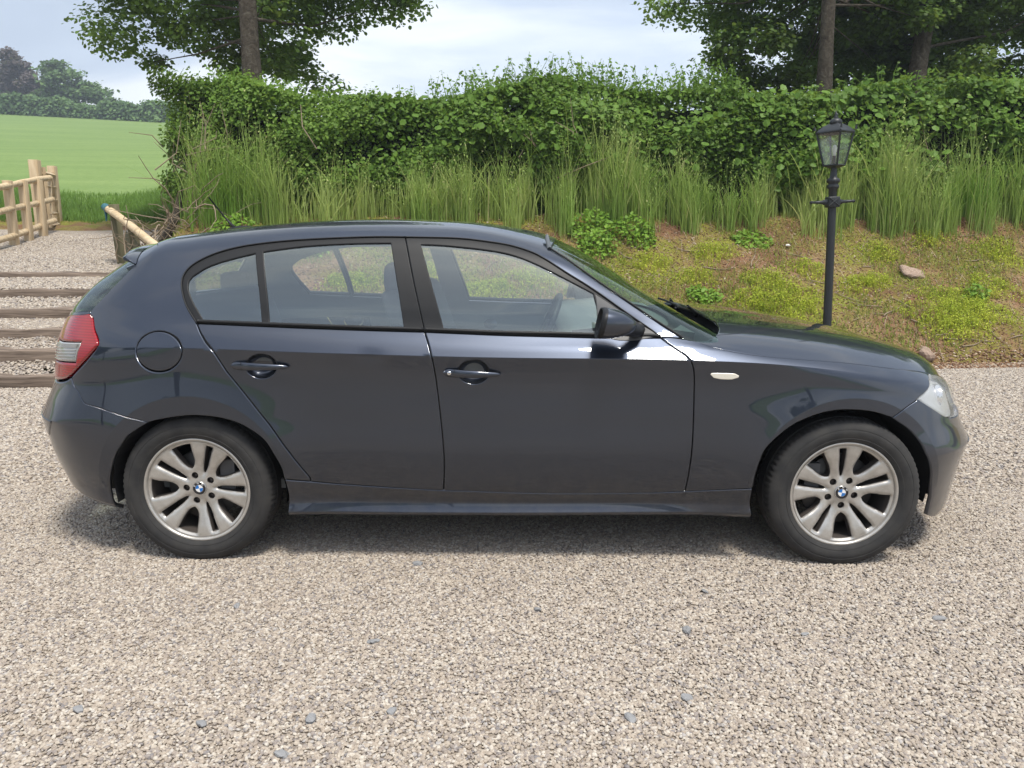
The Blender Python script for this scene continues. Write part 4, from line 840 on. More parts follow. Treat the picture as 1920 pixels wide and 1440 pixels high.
wscr = loop_of(T['ws_edge'], [T['ws_edge'][-1], (2.06, 9.6), (2.17, 11), (2.24, 13.5), (2.27, 17)], [(2.27, 17), (1.9, 17), (1.505, 17)], rv(header))
panel('windscreen', wscr, M_wglass, sides=(-1, 1), off=-.004, gap=.0, fold=.006)
# black band round the windscreen
# lamps
M_red = mat('red_lens', (.38, .006, .012), .15, 0, .6, .02)
_w = nd(M_red, 'ShaderNodeTexWave', wave_type='BANDS', bands_direction='Z'); _t = nd(M_red, 'ShaderNodeTexCoord'); lk(M_red, _t.outputs['Object'], _w.inputs['Vector']); _w.inputs['Scale'].default_value = 30
lk(M_red, mixc(M_red, _w.outputs['Fac'], (.20, .002, .005), (.31, .004, .009)), bsdf(M_red).inputs['Base Color'])
M_wlens = mat('reversing_lens', (.31, .31, .30), .2, 0, 1.0, .03)
wl_loop = loop_of([T['white_lens'][0], T['white_lens'][1]], [T['white_lens'][1], T['white_lens'][2]], [T['white_lens'][2], T['white_lens'][3], (-.70, 6.66)], [(-.70, 6.66), (-.72, 7.3), T['white_lens'][0]])
TL = both('tail_light', tlamp, M_red, holes=[wl_loop], off=.004, fold=.02, round_=.005)
for i, s in enumerate((-1, 1)):
    rl = panel('reversing_lens', wl_loop, M_wlens, TL[i], sides=(s,), off=.003, gap=0, fold=.004)
    # ribs of the reversing lens
    q0, q1 = -.70, -.495
    parts = []
    for k in range(8):
        v = 6.70 + .075 * k
        qs = np.linspace(-.72, -.492 - .0016 * (8 - k), 14); Sx = evalS(qs, np.full(14, v)) + .0045 * normS(qs, np.full(14, v)); Sx[:, 1] *= s
        parts.append(tube(Sx, .0022, 5))
    V_, F_ = merge(*parts); mesh_obj('lens_ribs', V_, F_, M_wlens, TL[i], smooth=True)
M_hl_in = mat('headlight_reflector', (.55, .56, .57), .3, .75)
M_hlens = bpy.data.materials.new('headlight_lens'); M_hlens = mat('headlight_lens', (.80, .82, .82), .12, 0, 1, .02)
_n = bsdf(M_hlens); _t = nd(M_hlens, 'ShaderNodeBsdfTransparent'); _m = nd(M_hlens, 'ShaderNodeMixShader'); _m.inputs[0].default_value = .72
lk(M_hlens, _n.outputs[0], _m.inputs[1]); lk(M_hlens, _t.outputs[0], _m.inputs[2]); lk(M_hlens, _m.outputs[0], M_hlens.node_tree.nodes['Material Output'].inputs['Surface'])
HL = both('headlight', hlamp, M_hlens, off=.002, fold=.02, round_=.005)
for i, s in enumerate((-1, 1)):
    panel('reflector', hlamp, M_hl_in, HL[i], sides=(s,), off=-.03, gap=.004, fold=0)
    c = np.array([3.09, s * .62, .672]); V_, F_ = lathe([(0.0, .0), (.03, .008), (.05, .03), (.052, .05)], 24)
    V_ = [(c[0] - .03 + v[1], c[1] + v[0], c[2] + v[2]) for v in V_]
    mesh_obj('projector', V_, F_, M_chrome, HL[i], smooth=True)
M_ind = mat('indicator_lens', (.80, .76, .66), .2, 0, 1, .03)
ind = loop_of(T['indicator'] + [T['indicator'][0]])
for s in (-1, 1):
    io = panel('side_indicator', ind, M_ind, sides=(s,), off=.0055, gap=0, fold=.008, step=.012, round_=.003)
    cq = np.mean([p[0] for p in T['indicator']]) ; cv = np.mean([p[1] for p in T['indicator']])
    blb = loop_of([(cq - .02, cv - .05), (cq + .016, cv - .05), (cq + .018, cv + .04), (cq - .018, cv + .04), (cq - .02, cv - .05)])
    panel('bulb', blb, mat('indicator_bulb', (.35, .30, .22), .4), io, sides=(s,), off=.0062, gap=0, fold=0, step=.01)
# windows
fg = loop_of(T['front_glass'][:8], T['front_glass'][7:10], T['front_glass'][9:13], T['front_glass'][12:] + [T['front_glass'][0]])
rg = loop_of(T['rear_glass_side'][:4], T['rear_glass_side'][3:6], T['rear_glass_side'][5:9], T['rear_glass_side'][8:] + [T['rear_glass_side'][0]])
qg = loop_of(T['quarter_glass'][:4], T['quarter_glass'][3:6], T['quarter_glass'][5:8], T['quarter_glass'][7:] + [T['quarter_glass'][0]])
ps = T['pillar_split']; i0 = 14
fframe = loop_of(dlo[14:], [dlo[-1], bl[-1]], rv(bl[5:]), rv(ps)); rframe = loop_of(dlo[:15], ps, rv(bl[:6]))
for i, s in enumerate((-1, 1)):
    panel('window_frame', fframe, M_black, FD[i], sides=(s,), holes=[fg], off=-.001, gap=.0015, fold=.012)
    panel('window_frame', rframe, M_black, RD[i], sides=(s,), holes=[rg, qg], off=-.001, gap=.0015, fold=.012)
    for nm, L, par in (('window', fg, FD[i]), ('window', rg, RD[i]), ('quarter_window', qg, RD[i])):
        panel(nm, L, M_glass, par, sides=(s,), off=-.007, gap=-.003, fold=.003, round_=.001)
    mp_ = loop_of(T['mirror_patch'] + [T['mirror_patch'][0]])
    panel('mirror_patch', mp_, mat('satin_grey_patch', (.075, .075, .078), .5), FD[i], sides=(s,), off=.0015, gap=0, fold=.004)
    # thin bright edge of the rubber round the side windows
    for nm, pts, par, o_ in (('window_seal', dlo[:15], RD[i], .0015), ('window_seal', dlo[14:], FD[i], .0015)):
        C = np.array(crs(pts)); S_, N_ = S3(C, 0, o_); S_[:, 1] *= s; V_, F_ = tube(S_, .0035, 6); mesh_obj(nm, V_, F_, M_black, par, smooth=True)
    for nm, pts, par in (('belt_strip', bl[:6], RD[i]), ('belt_strip', bl[5:], FD[i])):
        C = np.array(crs(pts)); C[:, 1] += .008; S_, N_ = S3(C, 0, .001); S_[:, 1] *= s; V_, F_ = tube(S_, .007, 8); mesh_obj(nm, V_, F_, M_black, par, smooth=True)
# lining of the cabin
lin = loop_of([(-.55, 6.3), (.40, 6.3)], [(.40, 6.3), (.52, 3.2)], [(.52, 3.2), (1.97, 3.2)], [(1.97, 3.2), (1.99, 6), (1.985, 9.4)], rv(T['ws_edge']), header, [(1.505, 17), (.6, 17), (-.40, 17)], roof_back, rv(T['spoiler_edge']), T['rear_window_edge'], [T['rear_window_edge'][-1], (-.55, 8), (-.55, 6.3)])
panel('cabin_lining', lin, M_trim, sides=(-1, 1), holes=[fg, rg, qg], off=-.032, gap=.004, fold=0, step=.05)
# door handles
for line, hl, DR, lock in (('handle_front_line', hf, FD, True), ('handle_rear_line', hr, RD, False)):
    (qa, va), (qb, vb) = T[line]
    for i, s in enumerate((-1, 1)):
        # the cup behind the handle
        c = hl.mean(0); rings = []
        for sc_, dp in ((1.0, .002), (.97, .012), (.85, .026), (.55, .036), (0.02, .039)):
            L = c + (hl - c) * sc_; S_, N_ = S3(L, 0, 0); S_ = S_ - np.array([0, 1, 0]) * dp; S_[:, 1] *= s; rings.append(S_)
        n = len(hl); V_ = np.vstack(rings); F_ = [(a * n + k, a * n + (k + 1) % n, (a + 1) * n + (k + 1) % n, (a + 1) * n + k) for a in range(len(rings) - 1) for k in range(n)]
        mesh_obj('handle_cup', V_, F_, M_paint, DR[i], smooth=True)
        # grip: tapered bar from the fixed end to a pointed tip
        ts = np.linspace(0, 1, 22); V_ = []; F_ = []; seg = 12
        for t in ts:
            q = qa + (qb - qa) * t; v = va + (vb - va) * t; S_ = evalS(q, v)[0]; n_ = normS(q, v)[0]
            h = .0165 * (1 - .62 * t ** 2.2) * math.sqrt(max(0, min(1, t / .07))) * (1 if t < .96 else math.sqrt(max(.02, (1 - t) / .04)))
            lift = .010 + .020 * math.sin(math.pi * min(1, max(0, (t - .12) / .88))) ** .8 if t > .12 else .010
            dep = .008 * (1 - .4 * t)
            for k in range(seg):
                a = 2 * math.pi * k / seg; ca, sa = math.cos(a), math.sin(a)
                V_.append((S_[0], s * (S_[1] + lift + dep * ca), S_[2] + h * sa))
        for a in range(len(ts) - 1):
            for k in range(seg): F_.append((a * seg + k, a * seg + (k + 1) % seg, (a + 1) * seg + (k + 1) % seg, (a + 1) * seg + k))
        F_ += [tuple(range(seg)), tuple((len(ts) - 1) * seg + k for k in range(seg))]
        ho = mesh_obj('door_handle', V_, F_, M_paint, DR[i], smooth=True)
        qk, vk = qa + (qb - qa) * .20, va; S_ = evalS(qk, vk)[0]
        V_, F_ = box(S_[0], s * (S_[1] + .018), S_[2], .0016, .012, .030); mesh_obj('handle_joint', V_, F_, M_rubber, DR[i])
        if lock:
            qk = qa + (qb - qa) * .11; S_ = evalS(qk, va)[0]; V_, F_ = lathe([(0, .0025), (.0075, .0025), (.0085, 0), (.0085, -.006)], 20)
            mesh_obj('lock', [(v[0] + S_[0], s * (S_[1] + .0185 + v[1]), v[2] + S_[2]) for v in V_], F_, M_chrome, DR[i], smooth=True)
            V_, F_ = box(S_[0], s * (S_[1] + .0212), S_[2], .002, .001, .007); mesh_obj('keyhole', V_, F_, M_dark, DR[i])
# --- spoiler over the rear window (part of the tailgate) ---
def spoiler():
    ys = np.linspace(-.645, .645, 41); V = []; F = []; prof_n = 9
    for y in ys:
        a = abs(y) / .645
        # front edge on the roof, rear tip, underside back to the glass
        xf_ = -.268 - .082 * (1 - a ** 2); 
        xt = -.435 + .115 * a ** 2.2; zt = 1.290 - .036 * a ** 2 - .004 * max(0, a - .85) / .15
        def top(x, yy):            # height of the shell at x and half width yy
            P = evalS(np.full(60, x if x > -.2 else x), np.linspace(12, 17, 60)); return np.interp(-yy, -P[:, 1], P[:, 2])
        q0 = np.interp(xf_, XQ, QQ); zf = top(q0, abs(y)) - .001
        xb = -.39 + .10 * a ** 2; zb = 1.255 - .055 * a ** 2
        pts = [(xf_, zf), (xf_ + (xt - xf_) * .4, zf + (zt - zf) * .4 + .006), (xf_ + (xt - xf_) * .75, zf + (zt - zf) * .75 + .006), (xt + .012, zt + .003), (xt, zt - .004), (xt + .004, zt - .016),
               (xt + .05, zt - .03), (xb - .02, zb + .004), (xb, zb - .02)]
        for x, z in pts: V.append((x, y, z))
    n = prof_n
    for i in range(len(ys) - 1):
        for k in range(n - 1): F.append((i * n + k, (i + 1) * n + k, (i + 1) * n + k + 1, i * n + k + 1))
    F.append(tuple(range(n))[::-1]); F.append(tuple((len(ys) - 1) * n + k for k in range(n)))
    o = mesh_obj('spoiler', V, F, M_paint, TG, smooth=True)
    bm = bmesh.new(); bm.from_mesh(o.data); bmesh.ops.recalc_face_normals(bm, faces=bm.faces); bm.to_mesh(o.data); bm.free()
    return bev(o, .006, 2, 40)
QQ = np.linspace(QMIN, .3, 300); XQ = rows(QQ, 0)[0][:, 9, 0]
spoiler()
# --- bumper rubbing strips and lower lip ---
for nm, par_q in (('rubbing_strip', 1), ('rubbing_strip', -1)):
    for s in (-1, 1):
        qs = np.linspace(3.33, QMAX - .12, 30) if par_q > 0 else np.linspace(-.60, QMIN + .12, 30)
        lo_, hi_ = (3.80, 4.02) if par_q > 0 else (3.55, 4.0)
        L = [(q, hi_) for q in qs] + [(q, lo_ + .12 * (k == 0)) for k, q in list(enumerate(qs))[::-1]]
        lp = loop_of([(qs[0], hi_), (qs[-1], hi_)], [(qs[-1], hi_), (qs[-1], lo_)], [(qs[-1], lo_), (qs[3], lo_)], [(qs[3], lo_), (qs[0], hi_)])
        panel(nm, lp, M_paint, sides=(s,), off=.003 if par_q > 0 else .004, gap=0, fold=.010, round_=.004)
# --- kidney grille, badge, plates ---
for s in (-1, 1):
    kl = loop_of([(QMAX - .03, 5.75), (QMAX - .24, 5.85)], [(QMAX - .24, 5.85), (QMAX - .26, 7.4), (QMAX - .20, 8.7)], [(QMAX - .20, 8.7), (QMAX - .03, 8.6)], [(QMAX - .03, 8.6), (QMAX - .03, 5.75)])
    k_ = panel('kidney_grille', kl, M_dark, sides=(s,), off=.004, gap=0, fold=.004)
    V_, F_ = tube([tuple(np.array([1, s, 1]) * p) for p in S3(np.vstack([kl, kl[:1]]), 0, .006)[0]], .006, 8); mesh_obj('chrome_surround', V_, F_, M_chrome, k_, smooth=True)
    parts = []
    for k in range(9):
        q = QMAX - .05 - .022 * k; v = np.linspace(5.95, 8.45, 8); S_ = evalS(np.full(8, q), v) + .008 * normS(np.full(8, q), v); S_[:, 1] *= s; parts.append(tube(S_, .003, 5))
    V_, F_ = merge(*parts); mesh_obj('grille_bars', V_, F_, M_black, k_, smooth=True)
lower = loop_of([(3.45, 1.5), (QMAX, 1.5)], [(QMAX, 1.5), (QMAX, 3.2)], [(QMAX, 3.2), (3.5, 3.1), (3.45, 1.5)])
panel('lower_grille', lower, M_dark, sides=(-1, 1), off=.003, gap=0, fold=.003)
M_plate = mat('number_plate', (.75, .75, .72), .35)
V_, F_ = box(3.432, 0, .40, .012, .52, .11); bev(mesh_obj('number_plate', V_, F_, M_plate, CAR), .003)
V_, F_ = box(-.80, 0, .74, .012, .52, .11); bev(mesh_obj('number_plate', V_, F_, mat('rear_plate', (.72, .55, .06), .35), CAR), .003)
# --- cowl, wipers, header seal ---
V_ = []; F_ = []
ys = np.linspace(-.78, .78, 33); prof = []
for y in ys:
    a = abs(y) / .78
    for dx, dz in ((-.10, .012), (-.04, -.004), (.02, -.03), (.08, -.034), (.13, -.012)): V_.append((2.13 - .16 * a ** 2.5 + dx, y, .955 + dz - .012 * a ** 2))
for i in range(len(ys) - 1):
    for k in range(4): F_.append((i * 5 + k, (i + 1) * 5 + k, (i + 1) * 5 + k + 1, i * 5 + k + 1))
mesh_obj('cowl', V_, F_, M_black, CAR, smooth=True)
def ws_point(x, y):
    P = evalS(np.full(200, x), np.linspace(10, 17, 200)); z = np.interp(-abs(y), -P[:, 1], P[:, 2]); return np.array([x, y, z])
for (y0, y1, x0, x1) in ((-.05, -.60, 2.17, 1.98), (.55, .02, 2.11, 2.13)):
    pts = [ws_point(x0 + (x1 - x0) * t, y0 + (y1 - y0) * t) + np.array([.008, 0, .012]) for t in np.linspace(0, 1, 14)]
    wp = empty('wiper', parent=CAR); V_, F_ = tube(pts, .006, 6); mesh_obj('blade', V_, F_, M_black, wp, smooth=True)
    arm = [np.array([2.20, y0 * .98, .955]), np.array([2.185, y0 + (y1 - y0) * .1, .972]), pts[6] + np.array([.01, 0, .014])]
    V_, F_ = tube(arm, [.012, .011, .006], 6); mesh_obj('arm', V_, F_, M_black, wp, smooth=True)
for s in (-1, 1):
    pts = [np.array([1, s, 1]) * (evalS(q, v)[0] + .003 * normS(q, v)[0]) for q, v in T['ws_edge']]
    V_, F_ = tube(pts, .004, 6); mesh_obj('windscreen_seal', V_, F_, M_rubber, CAR, smooth=True)
    a = np.array([1, s, 1]) * (evalS(1.452, 14.0)[0]); b = np.array([1, s, 1]) * (evalS(1.425, 14.9)[0] + np.array([0.02, 0, .018]))
    V_, F_ = tube([a, (a + b) / 2 + np.array([-.004, 0, .012]), b], [.010, .010, .008], 8); mesh_obj('roof_channel_end', V_, F_, mat('grey_rubber', (.10, .11, .12), .5), CAR, smooth=True)
# --- aerial ---
ae = empty('aerial', parent=CAR); zb_ = float(ZT(-.03))
V_ = []; F_ = []
for i, t in enumerate(np.linspace(0, 1, 9)):
    x = -.12 + .17 * t; h = .030 * math.sin(math.pi * min(1, .12 + t * .9)) ** .7 * (1.0 - .55 * t) + .003; w = .022 * (1 - .75 * t) + .004; zz = float(ZT(x)) - .004
    for k in range(9):
        a = math.pi * k / 8; V_.append((x, w * math.cos(a), zz + h * math.sin(a)))
for i in range(8):
    for k in range(8): F_.append((i * 9 + k, (i + 1) * 9 + k, (i + 1) * 9 + k + 1, i * 9 + k + 1))
F_.append(tuple(range(9)))
mesh_obj('aerial_base', V_, F_, M_black, ae, smooth=True)
V_, F_ = tube([(-.085, 0, zb_ + .012), (-.12, 0, zb_ + .050), (-.20, 0, zb_ + .155)], [.008, .0045, .0035], 8); mesh_obj('mast', V_, F_, M_black, ae, smooth=True)
# --- wing mirrors ---
for i, s in enumerate((-1, 1)):
    wm = empty('wing_mirror', parent=FD[i]); 
    # superellipsoid housing, flat towards the rear, drawn to a point at the front
    cx, cy, cz = 1.648, .935, 1.010; V_ = []; F_ = []; nu, nv = 17, 24
    for a in range(nu):
        t = a / (nu - 1); x = cx + .130 * t
        f = (1 - t ** 2.1) ** .62 if t < 1 else 0.0; f = max(f, .03)
        for k in range(nv):
            th = 2 * math.pi * k / nv; c_, s_ = math.cos(th), math.sin(th)
            cc = math.copysign(abs(c_) ** .75, c_); ss = math.copysign(abs(s_) ** .75, s_)
            V_.append((x + .012 * ss * (1 - t) , s * (cy - .012 * t + .086 * f * cc), cz + .006 - .012 * t + (.057 * ss) * f))
    for a in range(nu - 1):
        for k in range(nv): F_.append((a * nv + k, a * nv + (k + 1) % nv, (a + 1) * nv + (k + 1) % nv, (a + 1) * nv + k))
    F_.append(tuple((nu - 1) * nv + k for k in range(nv)))
    mesh_obj('housing', V_, F_, M_paint, wm, smooth=True)
    V_ = []; F_ = []
    for x_, sc_ in ((.002, 1.0), (-.004, 1.015), (-.018, 1.0), (-.019, .93), (-.008, .90)):
        for k in range(nv):
            th = 2 * math.pi * k / nv; c_, s_ = math.cos(th), math.sin(th); cc = math.copysign(abs(c_) ** .75, c_); ss = math.copysign(abs(s_) ** .75, s_)
            V_.append((cx + x_ + .012 * ss, s * (cy + .086 * cc * sc_), cz + .006 + .057 * ss * sc_))
    for a in range(4):
        for k in range(nv): F_.append((a * nv + k, a * nv + (k + 1) % nv, (a + 1) * nv + (k + 1) % nv, (a + 1) * nv + k))
    mesh_obj('rim', V_, F_, M_black, wm, smooth=True)
    mesh_obj('mirror_glass', V_[4 * nv:], [tuple(range(nv))], mat('mirror_silver', (.8, .82, .84), .02, 1), wm)
    V_, F_ = tube([(1.80, s * .80, .975), (1.79, s * .84, .972), (1.735, s * .895, .985)], [.030, .024, .022], 10); o = mesh_obj('foot', V_, F_, M_black, wm, smooth=True)
# --- wheels ---
M_tyre = mat('tyre_rubber', (.028, .027, .026), .78)
_n = noise(M_tyre, 14, 5); lk(M_tyre, ramp(M_tyre, _n, [(.35, (.018, .018, .019)), (.7, (.038, .036, .034))]), bsdf(M_tyre).inputs['Base Color'])
M_alloy = mat('alloy_silver', (.56, .52, .47), .34, .62, .3, .2)
_n = noise(M_alloy, 22, 6, .7); lk(M_alloy, ramp(M_alloy, _n, [(.30, (.42, .40, .37)), (.62, (.53, .51, .48))]), bsdf(M_alloy).inputs['Base Color'])
M_barrel = mat('dark_alloy', (.06, .05, .045), .7, .2)  # dark brown alloy for barrel, hub, bolts and walls of the openings
M_disc = mat('brake_disc', (.09, .085, .08), .5, .7)
M_calip = mat('brake_caliper', (.10, .10, .105), .6, .3)
M_blue = mat('badge_blue', (.02, .16, .48), .3); M_white = mat('badge_white', (.8, .8, .8), .3); M_bblack = mat('badge_black', (.012, .012, .014), .35)
def tyre_mesh():
    r0 = .3155; prof = [(.205, .070), (.222, .092), (.235, .098), (.2385, .0995), (.2400, .0985), (.252, .1025), (.262, .1035), (.274, .1025), (.2755, .1015), (.277, .1025), (.287, .1005), (.297, .094), (.304, .089), (.309, .083), (.3125, .072), (r0 - .0006, .058), (r0, .045), (r0, .041), (r0 - .008, .039), (r0 - .008, .031), (r0, .029), (r0, .006), (r0 - .008, .004), (r0 - .008, -.004), (r0, -.006)]
    half = prof; full = [(r, -h) for r, h in half] + [(r, h) for r, h in half[::-1]]
    # outer side is h<0 (towards -y); build ring by ring with sipes on the shoulder
    seg = 240; V = []; F = []
    for (r, h) in full:
        sh = abs(h) > .046 and r > .300
        for k in range(seg):
            a = 2 * math.pi * k / seg; rr = r
            if r > .300 and abs(h) > .040 and (k % 3 == 0): rr = r - (.0036 if abs(h) < .088 else .0016)
            V.append((rr * math.cos(a), h, rr * math.sin(a)))
    for i in range(len(full) - 1):
        for k in range(seg): F.append((i * seg + k, i * seg + (k + 1) % seg, (i + 1) * seg + (k + 1) % seg, (i + 1) * seg + k))
    return V, F
def rim_height(r):           # face of the wheel: y (towards -y is out) against radius, in metres
    return np.interp(r, [0, .030, .045, .075, .12, .165, .195, .204, .212, .2205, .222], [-.062, -.062, -.060, -.060, -.070, -.080, -.083, -.082, -.086, -.090, -.088])
def rim_mesh():
    """face disc with ten openings, cut by CDT, plus walls"""
    Rr = .2045
    def pol(r, a): return np.array([r * math.cos(a), r * math.sin(a)])
    holes = []; 
    for k in range(5):
        c = 2 * math.pi * k / 5
        big = []
        for t in np.linspace(-1, 1, 9): big.append(pol(.196, c + t * R(12.2)))
        # flank in to the rounded apex and back
        rs = np.linspace(.190, .098, 11)
        def hw(r): return R(12.2) * .196 / r * np.interp(r, [.084, .092, .105, .125, .15, .175, .196], [0, .25, .46, .64, .78, .89, 1.0])
        big += [pol(r, c + hw(r)) for r in rs]; big += [pol(.0905, c + R(4)), pol(.087, c), pol(.0905, c - R(4))]; big += [pol(r, c - hw(r)) for r in rs[::-1]]
        holes.append(np.array(big))
        c2 = c + math.pi / 5; sl = []
        w = lambda r: np.interp(r, [.066, .075, .10, .19], [.0040, .0058, .0098, .0142])
        for t in np.linspace(-1, 1, 4): sl.append(pol(.192, c2) + t * w(.19) * np.array([-math.sin(c2), math.cos(c2)]))
        for r in np.linspace(.182, .072, 10): sl.append(pol(r, c2) + w(r) * np.array([-math.sin(c2), math.cos(c2)]))
        sl.append(pol(.0665, c2))
        for r in np.linspace(.072, .182, 10): sl.append(pol(r, c2) - w(r) * np.array([-math.sin(c2), math.cos(c2)]))
        holes.append(np.array(sl))
        cb = np.array([pol(.0565, c)[0], pol(.0565, c)[1]]); holes.append(np.array([cb + .0145 * np.array([math.cos(t), math.sin(t)]) for t in np.linspace(0, 2 * math.pi, 14, endpoint=False)]))
    outer = np.array([pol(Rr, t) for t in np.linspace(0, 2 * math.pi, 120, endpoint=False)])
    loops = [outer] + [h if area2(h) < 0 else h[::-1] for h in holes]
    pts = []; cons = []
    for L in loops:
        s = len(pts); pts += list(L); cons += [(s + k, s + (k + 1) % len(L)) for k in range(len(L))]
    nb = len(pts)
    # second ring just inside each edge, for a rounded lip
    gx = np.arange(-.21, .211, .0075); G = np.array([(x + (j % 2) * .00375, y) for j, y in enumerate(gx) for x in gx])
    G = G[np.hypot(G[:, 0], G[:, 1]) < Rr - .004]
    k = np.ones(len(G), bool); d = np.full(len(G), 9.)
    for L in loops[1:]: k &= ~inside(L, G); 
    G = G[k]; d = np.full(len(G), 9.)
    for L in loops[1:]: d = np.minimum(d, dist_to(L, G))
    G = G[d > .0045]
    allp = np.vstack([np.array(pts), G]); vo, eo, fo, ov, oe, of = delaunay_2d_cdt([Vector(p) for p in allp], cons, [], 0, 1e-8)
    P2 = np.array([tuple(v) for v in vo]); tri = np.array([f for f in fo if len(f) == 3]); cen = P2[tri].mean(1); k = inside(outer, cen)
    for L in loops[1:]: k &= ~inside(L, cen)
    tri = tri[k]; r = np.hypot(P2[:, 0], P2[:, 1])
    dd = np.full(len(P2), 9.)
    for L in loops[1:]: dd = np.minimum(dd, dist_to(L, P2))
    crown = .0075 * (1 - np.clip(dd / .012, 0, 1)) ** 2 * np.clip((r - .06) / .05, 0, 1)
    y = rim_height(r) + crown
    # grooves running from the slots to the hub
    ang = np.arctan2(P2[:, 1], P2[:, 0]); da = np.abs((ang - math.pi / 5 + math.pi / 5) % (2 * math.pi / 5) - math.pi / 5); lat = da * r
    y = y + .009 * np.exp(-(lat / .007) ** 2) * np.clip((r - .045) / .02, 0, 1) * np.clip((.12 - r) / .04, 0, 1)
    V = [(p[0], yy, p[1]) for p, yy in zip(P2, y)]; F = [tuple(t) for t in tri]; WALL = set()
    idx = {}
    for i, o_ in enumerate(ov):
        for j in o_: idx[j] = i
    s = len(outer)
    for L in loops[1:]:
        n = len(L); c = L.mean(0); b0 = len(V); bolt = n == 14
        for k in range(n):
            p = P2[idx[s + k]]; yy = y[idx[s + k]]; V.append((p[0], yy + .006, p[1]))
        for k in range(n):
            p = P2[idx[s + k]]; pin = p + (c - p) * (.04 if not bolt else .0); yy = y[idx[s + k]]; V.append((pin[0], yy + (.038 if not bolt else .022), pin[1]))
        for k in range(n):
            k2 = (k + 1) % n; F.append((idx[s + k], idx[s + k2], b0 + k2, b0 + k)); WALL.add(len(F)); F.append((b0 + k, b0 + k2, b0 + n + k2, b0 + n + k))
        if bolt: WALL.add(len(F)); F.append(tuple(b0 + n + k for k in range(n)))
        s += n
    # outer flange and barrel lip
    lv, lf = lathe([(.2045, float(rim_height(.2045))), (.206, -.080), (.2085, -.080), (.2105, -.088), (.2140, -.0915), (.2195, -.0915), (.2225, -.088), (.2225, -.076), (.214, -.06)], 120)
    o_ = len(V); V += lv; F += [tuple(i + o_ for i in f) for f in lf]
    return V, F, [1 if i in WALL else 0 for i in range(len(F))]
TY = None
def wheel(x, y, s, rot, first):
    w = empty('wheel', (x, s * y, .3055), parent=CAR)
    return w
tv, tf = tyre_mesh(); rvv, rff, rmi = rim_mesh()
bar_v, bar_f = lathe([(.2035, -.075), (.196, -.045), (.188, .02), (.19, .08)], 72)
disc_v, disc_f = lathe([(.055, -.012), (.148, -.012), (.150, -.009), (.150, .008), (.055, .008)], 60)
hub_v, hub_f = lathe([(.0, -.035), (.07, -.03), (.075, -.01), (.075, .02)], 32)
cap_prof = [(.0295, -.056), (.0295, -.0655), (.0280, -.0675), (.0262, -.0675)]
def badge():
    V = []; F = []; MI = []
    lv, lf = lathe(cap_prof, 40); V += lv; F += lf; MI += [0] * len(lf)
    def ring(r0, r1, a0, a1, y, mi, n):
        for k in range(n):
            b0 = a0 + (a1 - a0) * k / n; b1 = a0 + (a1 - a0) * (k + 1) / n; o_ = len(V)
            for r, b in ((r0, b0), (r1, b0), (r1, b1), (r0, b1)): V.append((r * math.cos(b), y, r * math.sin(b)))
            F.append((o_, o_ + 1, o_ + 2, o_ + 3)); MI.append(mi)
    ring(.0165, .0265, 0, 2 * math.pi, -.0672, 3, 40); ring(.0155, .0167, 0, 2 * math.pi, -.0676, 0, 40)
    for k in range(4): ring(0.0, .0156, k * math.pi / 2, (k + 1) * math.pi / 2, -.0674, 1 if k % 2 else 2, 8)
    return V, F, MI
bv, bf, bmi = badge()
M_silver = mat('badge_silver', (.6, .6, .6), .25, 1)
def letters(parent, rot_fix):
    for ch, ang in (('B', 140), ('M', 90), ('W', 40)):
        cu = bpy.data.curves.new('letter', 'FONT'); cu.body = ch; cu.size = .0105; cu.align_x = 'CENTER'; cu.align_y = 'CENTER'; cu.extrude = .0002
        to = bpy.data.objects.new('letter', cu); COL.objects.link(to)
        dg = bpy.context.evaluated_depsgraph_get(); me = bpy.data.meshes.new_from_object(to.evaluated_get(dg)); bpy.data.objects.remove(to)
        me.name = 'letter'; me.materials.clear(); me.materials.append(M_white)
        o = bpy.data.objects.new('letter', me); link(o, parent)
        a = R(ang); o.matrix_local = Matrix.Translation((.0216 * math.cos(a), -.0676, .0216 * math.sin(a))) @ Matrix.Rotation(-(a - math.pi / 2), 4, 'Y') @ Matrix.Rotation(R(90), 4, 'X')
me_cache = {}
